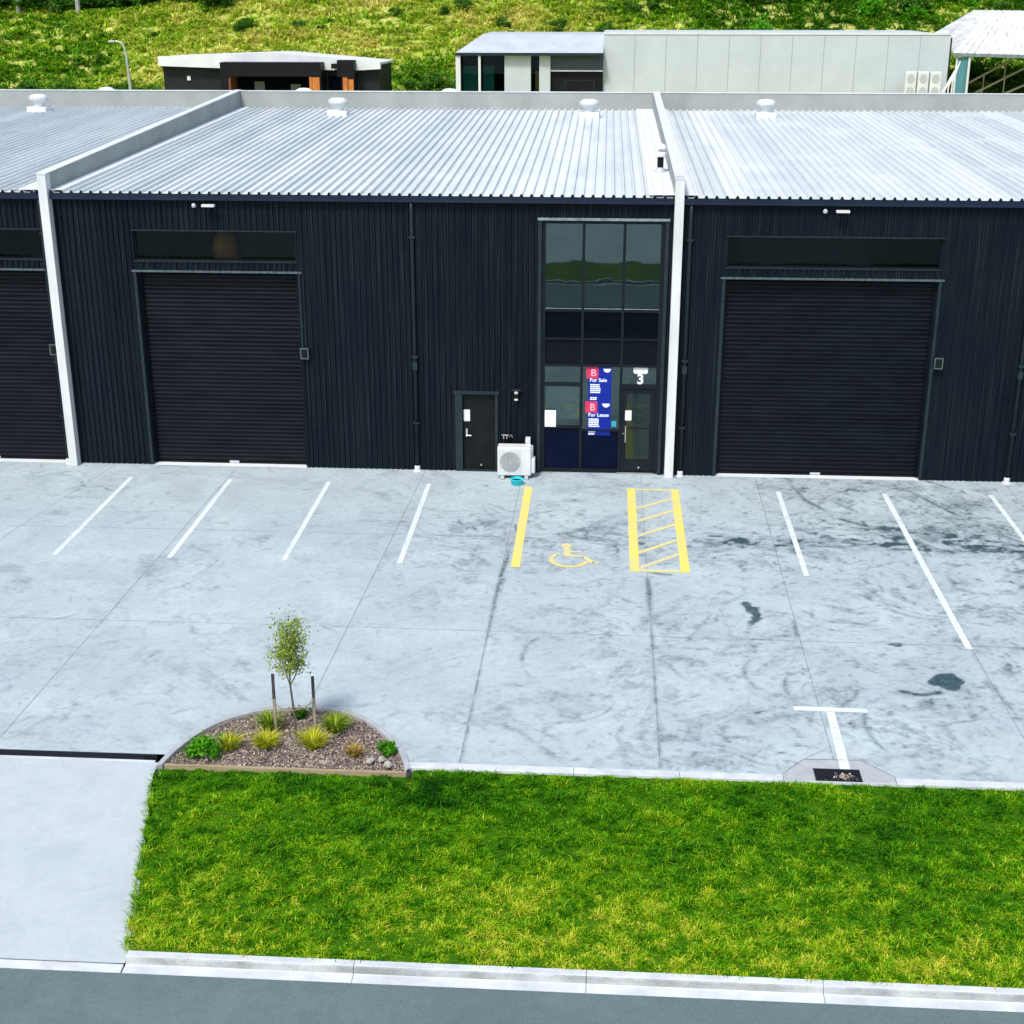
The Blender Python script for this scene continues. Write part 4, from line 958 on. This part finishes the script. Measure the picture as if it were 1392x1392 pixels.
CB = empty('concrete_building', (5, 52, 5), 'pale precast concrete panel building with garage door and glazed corner on the slope behind', 'building')
MB().box(-.30, 19.7, y0, y0+12, zb, 9.66).build('panel_wall', M['wall_panel'], CB)
MB().box(-.32, 19.74, y0-.04, y0+.2, 9.662, 9.76).build('parapet_capping', M['cap'], CB)
pj = MB()
for k in range(1, 11): pj.box(-.30+k*1.83-.015, -.30+k*1.83+.015, y0-.003, y0-.0005, zb, 9.65)
pj.build('panel_joint', M['paneljoint'], CB)
MB().box(19.701, 19.80, y0+.02, y0+11.9, zb, 9.5).build('side_wall', M['bldark'], CB)
aw = MB(); 
A = [(-8.95, y0-1.0, 8.66), (-.30, y0-1.0, 8.66), (-.30, y0+1.6, 9.62), (-7.55, y0+1.6, 9.62)]
aw.poly(A).poly([(-8.95, y0-1.0, 8.66), (-7.55, y0+1.6, 9.62), (-7.55, y0+8, 9.62), (-8.95, y0+8, 8.66)]).poly([(-7.55, y0+1.6, 9.62), (-.30, y0+1.6, 9.62), (-.30, y0+8, 9.62), (-7.55, y0+8, 9.62)])
aw.build('awning_roof', M['zinc'], CB)
MB().box(-8.97, -.31, y0-1.03, y0-.98, 8.50, 8.655).build('awning_fascia', M['trim'], CB)
for k in range(6): pass
each('column', M['post'], CB, (-8.95, -8.68, y0-.95, y0-.6, zb, 8.50), (-7.62, -7.48, y0-.95, y0-.8, zb, 8.50))
MB().box(-6.1, -4.55, y0-.6, y0-.2, zb, 8.499).build('pier', M['wall_panel'], CB)
MB().box(-4.05, -3.4, y0-.6, y0-.2, zb, 8.499).build('pier', M['wall_panel'], CB)
gw = MB().box(-8.66, -6.12, y0-.15, y0-.12, zb, 8.49).build('corner_glazing', M['darkglass'], CB)
each('curtain', M['curtain'], CB, (-8.60, -7.75, y0-.1, y0-.06, zb, 7.9), (-7.4, -6.75, y0-.1, y0-.06, zb, 7.9))
each('back_wall', M['bldark'], CB, (-8.84, -.31, y0+1.4, y0+1.5, zb, 8.6), (-8.92, -8.85, y0-.1, y0+8, zb, 8.6))
nw = MB().box(-4.53, -4.07, y0-.3, y0-.27, zb, 8.49).build('narrow_window', M['darkglass'], CB)
MB().box(-4.3, -4.1, y0-.2, y0-.15, 6.5, 7.6).build('window_banner', M['yspike'] if False else mat('yellow_banner', L(.6, .55, .15)), nw)
gd = MB().box(-3.39, -.32, y0-.25, y0-.22, zb, 7.6).build('garage_door', M['black'], CB)
MB().box(-3.39, -.32, y0-.45, y0-.26, 7.62, 8.49).build('door_head_panel', mat('slate_panel', L(.03, .045, .06), L(.04, .055, .07)), CB)
MB().box(-3.39, -.32, y0-.5, y0-.46, 7.60, 7.68).build('door_track', M['zinc'], CB)
MB().box(-2.55, -2.5, y0-.27, y0-.255, zb, 7.1).box(-.85, -.8, y0-.27, y0-.255, zb, 7.1).box(-2.5, -.85, y0-.27, y0-.255, 7.05, 7.1).build('door_panel_frame', M['trim'], gd)

# condenser units beside the concrete building
def cond(x, label, z=6.2, w=.62):
    c = empty('condenser_unit', (x, y0-1.2, z), label, 'air conditioner', 'condenser units behind the warehouse roof')
    MB().box(x-w/2, x+w/2, y0-1.5, y0-1.0, z, z+1.5).build('casing', M['white'], c, .04)
    
    for zz in (z+.4, z+1.1):
        pts_ = [(x+.22*math.cos(2*math.pi*k/16), y0-1.505, zz+.26*math.sin(2*math.pi*k/16)) for k in range(16)]; MB().poly(pts_).build('fan_grille', M['lightgrey'], c)
    MB().box(x-w/2-.05, x+w/2+.05, y0-1.6, y0-.9, z-1.35, z-.01).build('plinth', M['cap'], c)
cond(17.35, 'tall white condenser unit, left of the row before the concrete wall'); cond(18.05, 'tall white condenser unit, middle of the row before the concrete wall'); cond(18.75, 'tall white condenser unit, right of the row before the concrete wall')
pr = empty('pipe_rack', (19.8, y0-1, 5), 'white pipework climbing beside the condenser units', 'pipes')
k = MB()
for q in range(4): k.tube([(19.15+.2*q, y0-1.3, 5.0), (19.15+.2*q, y0-1.3, 6.4+.25*q), (19.75+.12*q, y0-1.1, 7.5+.25*q)], .05, 6)
k.build('pipe', M['white'], pr)
# shelter on the right
SH = empty('shelter', (23, 54, 5), 'open shelter with a streaked white hip roof and glazed corner on the right', 'shelter')
rf = MB(); E0, E1 = (19.95, y0, 8.68), (31, y0, 8.40)
H0, H1 = (22.75, y0+4.2, 10.95), (31, y0+4.2, 10.85)
rf.sheet([[tuple(Vector(E0).lerp(Vector(E1), t)) for t in np.linspace(0, 1, 30)], [tuple(Vector(H0).lerp(Vector(H1), t)) for t in np.linspace(0, 1, 30)]])
rf.poly([E0, H0, (22.75, y0+8, 10.95), (19.95, y0+12, 8.68)]); rf.poly([H0, H1, (31, y0+8, 10.85), (22.75, y0+8, 10.95)]); rf.poly([(19.95, y0+12, 8.68), (22.75, y0+8, 10.95), (31, y0+8, 10.85), (31, y0+12, 8.4)])
rf.build('roof', M['weathered'], SH)
sm = MB()
for t in np.linspace(.03, .97, 26): sm.tube([Vector(E0).lerp(Vector(E1), t)+Vector((0, 0, .03)), Vector(H0).lerp(Vector(H1), t)+Vector((0, 0, .03))], .035, 4)
sm.build('roof_seam', M['weathered'], SH)
MB().prism([(19.95, y0-.03, 8.50), (31, y0-.03, 8.22), (31, y0-.03, 8.39), (19.95, y0-.03, 8.67)], (0, .06, 0)).build('fascia', M['palesill'], SH)
each('post', M['post'], SH, (20.15, 20.25, y0+.1, y0+.2, 4.9, 8.45), (20.85, 20.97, y0+.05, y0+.2, 4.9, 8.45), (28.5, 28.7, y0+.1, y0+.3, 4.9, 8.25), (20.2, 20.4, y0+11, y0+11.2, 5, 8.6))
MB().box(20.26, 20.84, y0+.12, y0+.15, 4.9, 8.42).build('corner_glass', mat('teal_glass', L(.05, .17, .19), L(.08, .24, .26), 2, .1, stretch=(3, 1, .2)), SH)
for q, (xa, za, xb, zb2) in enumerate(((20.9, 6.5, 24.6, 8.1), (22.0, 6.3, 26.0, 7.9), (23.6, 6.2, 27.5, 7.5))):
    hr = MB().tube([(xa, y0+2.5, za), (xb, y0+5, zb2)], .07, 6)
    for t in (.1, .5, .9): hr.tube([(xa+(xb-xa)*t, y0+2.5+2.5*t, za+(zb2-za)*t), (xa+(xb-xa)*t, y0+2.5+2.5*t, za+(zb2-za)*t-1.1)], .05, 5)
    tag(hr.build('handrail', M['rail']), ['pale sloping handrail nearest the glazed corner of the shelter', 'pale sloping handrail second from the glazed corner of the shelter', 'pale sloping handrail farthest from the glazed corner of the shelter'][q], 'handrail', 'handrails under the shelter')
# street lamp
sl = empty('street_lamp', (-28.84, 52, 5), 'slim grey street lamp with a curved arm on the left before the grassy bank', 'street lamp')
MB().tube([(-28.84, 52, 4.8), (-28.86, 52, 6.5), (-28.95, 52, 8.4), (-29.02, 52, 8.85), (-29.15, 52, 9.12), (-29.38, 52, 9.22), (-29.6, 52, 9.22)], [.11, .10, .08, .07, .06, .05, .05], 8).build('pole', M['galv'], sl)
MB().box(-29.95, -29.55, 51.9, 52.1, 9.15, 9.27).build('lamp_head', M['galv'], sl, .03)

# ------------------------------------------------------------------ hillside vegetation
n = 17000; rg = np.random.default_rng(21)
px = rg.uniform(-58, 46, n); py = 59.5+rg.uniform(-3, 26, n)
col = fbm(px*.16, py*.3, 91); col2 = fbm(px*.6, py*.6, 95)
dryz = sstep(-40, -28, px)*sstep(9, -4, px)*.34
lowgreen = sstep(66, 60.5, py)*.30
left = sstep(-28, -36, px)
right = sstep(-2, 8, px)
tuft_t = .27+.62*(col-.5)*1.2+.5*(col2-.5)+dryz-lowgreen*1.0+.05*left-.12*right+rg.normal(0, .07, n)
size = .35+.5*fbm(px*.5, py*.5, 99)
nb = 11; base = np.repeat(np.stack([px, py, hz(px, py)-.03], 1), nb, 0); m = len(base)
a = rg.uniform(0, 6.28, m); base[:, 0] += rg.normal(0, .16, m); base[:, 1] += rg.normal(0, .16, m)
hh = np.repeat(size, nb)*rg.uniform(.5, 1.2, m)
V, F, T = blades(base, hh, rg.uniform(.04, .085, m), a, rg.uniform(.7, 2.0, m), np.clip(np.repeat(tuft_t, nb)+rg.normal(0, .12, m), 0, 1))
tag(np_tris('hill_grass', V, F, M['scrub'], None, tint=T), 'long rough green and straw coloured grass covering the bank behind the buildings', 'grass', kind='stuff')
# shrubs: three prototypes, copied
def shrub_proto(seed, m, n=1500, sz=(.07, .15)):
    rg = np.random.default_rng(seed); o = empty('shrub', (0, 0, 0))
    P, tn = clumpy(rg, n, (0, 0, .62), (.95, .9, .62), 20, .36); P[:, 2] = np.maximum(P[:, 2], .02)
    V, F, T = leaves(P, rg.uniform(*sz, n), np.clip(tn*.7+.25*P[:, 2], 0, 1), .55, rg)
    np_tris('foliage', V, F, m, o, tint=T)
    MB().tube([(0, 0, -.4), (.03, .02, .3), (-.1, 0, .7)], [.06, .05, .02], 6).tube([(.03, .02, .2), (.3, .1, .7)], [.04, .02], 5).build('stem', M['darktrunk'], o); return o
protos = [shrub_proto(31, M['shrub']), shrub_proto(32, M['shrub'], 1300), shrub_proto(33, M['bushy'], 1200)]
used = [False]*3
rq = random.Random(12)
def put_shrub(x, y, s, kind, label, group):
    if not used[kind]: o = protos[kind]; used[kind] = True
    else: o = copy_tree(protos[kind])
    o.location = (x, y, float(hz(x, y))-.05); o.rotation_euler = (0, 0, rq.uniform(0, 6.28)); o.scale = (s*rq.uniform(.9, 1.3), s, s*rq.uniform(.75, 1.05))
    tag(o, label, 'shrub', group)
x = -50
while x < -27.5:                      # dark hedge-like row at the foot of the bank, left
    put_shrub(x, 60.2+rq.uniform(-.6, .9), rq.uniform(.8, 1.25), rq.choice((0, 0, 1)), 'dark green shrub in the thicket left of the black building', 'shrubs at the foot of the bank on the left'); x += rq.uniform(1.2, 1.9)
x = -12.6
while x < -8.2:
    put_shrub(x, 60+rq.uniform(-.5, .8), rq.uniform(.8, 1.1), rq.choice((0, 1)), 'dark green shrub at the foot of the bank between the two buildings', 'shrubs between the two buildings'); x += rq.uniform(1.1, 1.6)
for k in range(46):
    xx = rq.uniform(3, 36); yy = rq.uniform(63.5, 74)
    if rq.random() < .75: put_shrub(xx, yy, rq.uniform(.7, 1.35), rq.choice((0, 1, 2, 2)), 'green shrub growing on the bank above the concrete building', 'shrubs on the bank above the concrete building')
for k in range(18): put_shrub(rq.uniform(-13, 4), rq.uniform(64, 74), rq.uniform(.35, .9), rq.choice((0, 1)), 'small dark shrub scattered in the dry grass above the awning roof', 'small shrubs scattered in the dry grass')
put_shrub(-26.2, 70.5, .75, 1, 'single round dark shrub high in the dry grass above the black building', None)
for k in range(16): put_shrub(rq.uniform(-50, -14), rq.uniform(62, 72), rq.uniform(.25, .55), rq.choice((0, 1)), 'low dark scrub clump in the grass of the left half of the bank', 'low scrub clumps on the left half of the bank')
put_shrub(-53, 64.5, 1.4, 0, 'dark shrub at the far left edge of the bank', None)
for x in np.arange(22, 36, 1.5): put_shrub(float(x), 59+rq.uniform(0, 3), rq.uniform(.9, 1.3), 0, 'dark green shrub on the bank beneath the shelter roof', 'shrubs beneath the shelter')
# wood on top of the bank, left
def wood_proto(seed, pale):
    rg = np.random.default_rng(seed); o = empty('forest_tree', (0, 0, 0)); r_ = random.Random(seed)
    k = MB().tube([(0, 0, -.6), (.04, 0, 2), (.1, .05, 5), (.0, .1, 9)], [.20, .16, .13, .05], 8)
    for q in range(6):
        z = r_.uniform(3, 7); a = r_.uniform(0, 6.28); k.tube([(.08, .03, z), (math.cos(a)*1.1, math.sin(a)*1.1, z+1.1)], [.06, .02], 5)
    k.build('trunk', M['trunk'] if pale else M['darktrunk'], o)
    P, tn = clumpy(rg, 2600, (0, 0, 7), (2.0, 2.0, 3.6), 26, .3)
    V, F, T = leaves(P, rg.uniform(.12, .26, len(P)), tn, .5, rg); np_tris('crown', V, F, M['woods'], o, tint=T); return o
wp = [wood_proto(51, True), wood_proto(52, False)]; wu = [False, False]
def put_tree(x, y, kind, label, s=1):
    if not wu[kind]: o = wp[kind]; wu[kind] = True
    else: o = copy_tree(wp[kind])
    o.location = (x, y, float(hz(x, y))-.1); o.rotation_euler = (0, 0, rq.uniform(0, 6.28)); o.scale = (s, s, s)
    tag(o, label, 'tree', 'trees of the wood on top of the bank')
for x, y in ((-40.2, 75.6), (-45.0, 76), (-42.6, 76.5), (-47.8, 75.5)): put_tree(x, y, 0, 'pale trunked tree at the front of the wood on the bank top')
for k in range(16): put_tree(-52+k*1.55+rq.uniform(-.4, .4), 78+rq.uniform(0, 3.5), 1, 'dark trunked tree inside the wood on the bank top', rq.uniform(.7, 1))
for k in range(26):
    put_shrub(-53+k*.95, 77.2+rq.uniform(-.5, 1.6), rq.uniform(1.3, 2.0), rq.choice((0, 1)), 'dark undergrowth bush among the trees on the bank top', 'undergrowth bushes of the wood')
for k in range(22):
    put_shrub(-30+k*2.9+rq.uniform(-.5, .5), 75.5+rq.uniform(-.8, 1.2), rq.uniform(.9, 1.5), rq.choice((0, 1, 2)), 'green bush along the top edge of the bank', 'bushes along the top of the bank')

# ------------------------------------------------------------------ light, sky, camera
w = bpy.data.worlds.new('World'); S.world = w; w.use_nodes = True; nt = w.node_tree
bg = nt.nodes['Background']; sky = nt.nodes.new('ShaderNodeTexSky'); sky.sky_type = 'NISHITA'; sky.sun_disc = False
SUN_EL, SUN_AZ = R(55), R(-158)       # azimuth measured from +Y toward +X: front-left of the units
sky.sun_elevation = SUN_EL; sky.sun_rotation = SUN_AZ; sky.air_density = 1.2; sky.dust_density = 2.5; sky.ozone_density = 1
nt.links.new(sky.outputs[0], bg.inputs[0]); bg.inputs[1].default_value = .14
ld = bpy.data.lights.new('sun', 'SUN'); ld.energy = 2.2; ld.angle = R(9); ld.color = (1, .965, .92)
so = bpy.data.objects.new('sun', ld); C.objects.link(so)
dirv = Vector((math.sin(SUN_AZ)*math.cos(SUN_EL), math.cos(SUN_AZ)*math.cos(SUN_EL), math.sin(SUN_EL)))
so.rotation_euler = dirv.to_track_quat('Z', 'Y').to_euler(); so.location = (0, -10, 40)
cam = bpy.data.cameras.new('camera'); co = bpy.data.objects.new('camera', cam); C.objects.link(co); S.camera = co
cam.sensor_width = 36; cam.lens = 1907.25/1392*36; cam.clip_end = 2000; cam.clip_start = .5
co.location = (0, -34.957, 11.741); co.rotation_euler = (R(90-20.172), 0, R(3.748))
S.view_settings.view_transform = 'Standard'; S.view_settings.look = 'None'; S.view_settings.gamma = 1
S.view_settings.exposure = .62
S.cycles.max_bounces = 8; S.cycles.transparent_max_bounces = 16
S.cycles.use_denoising = True
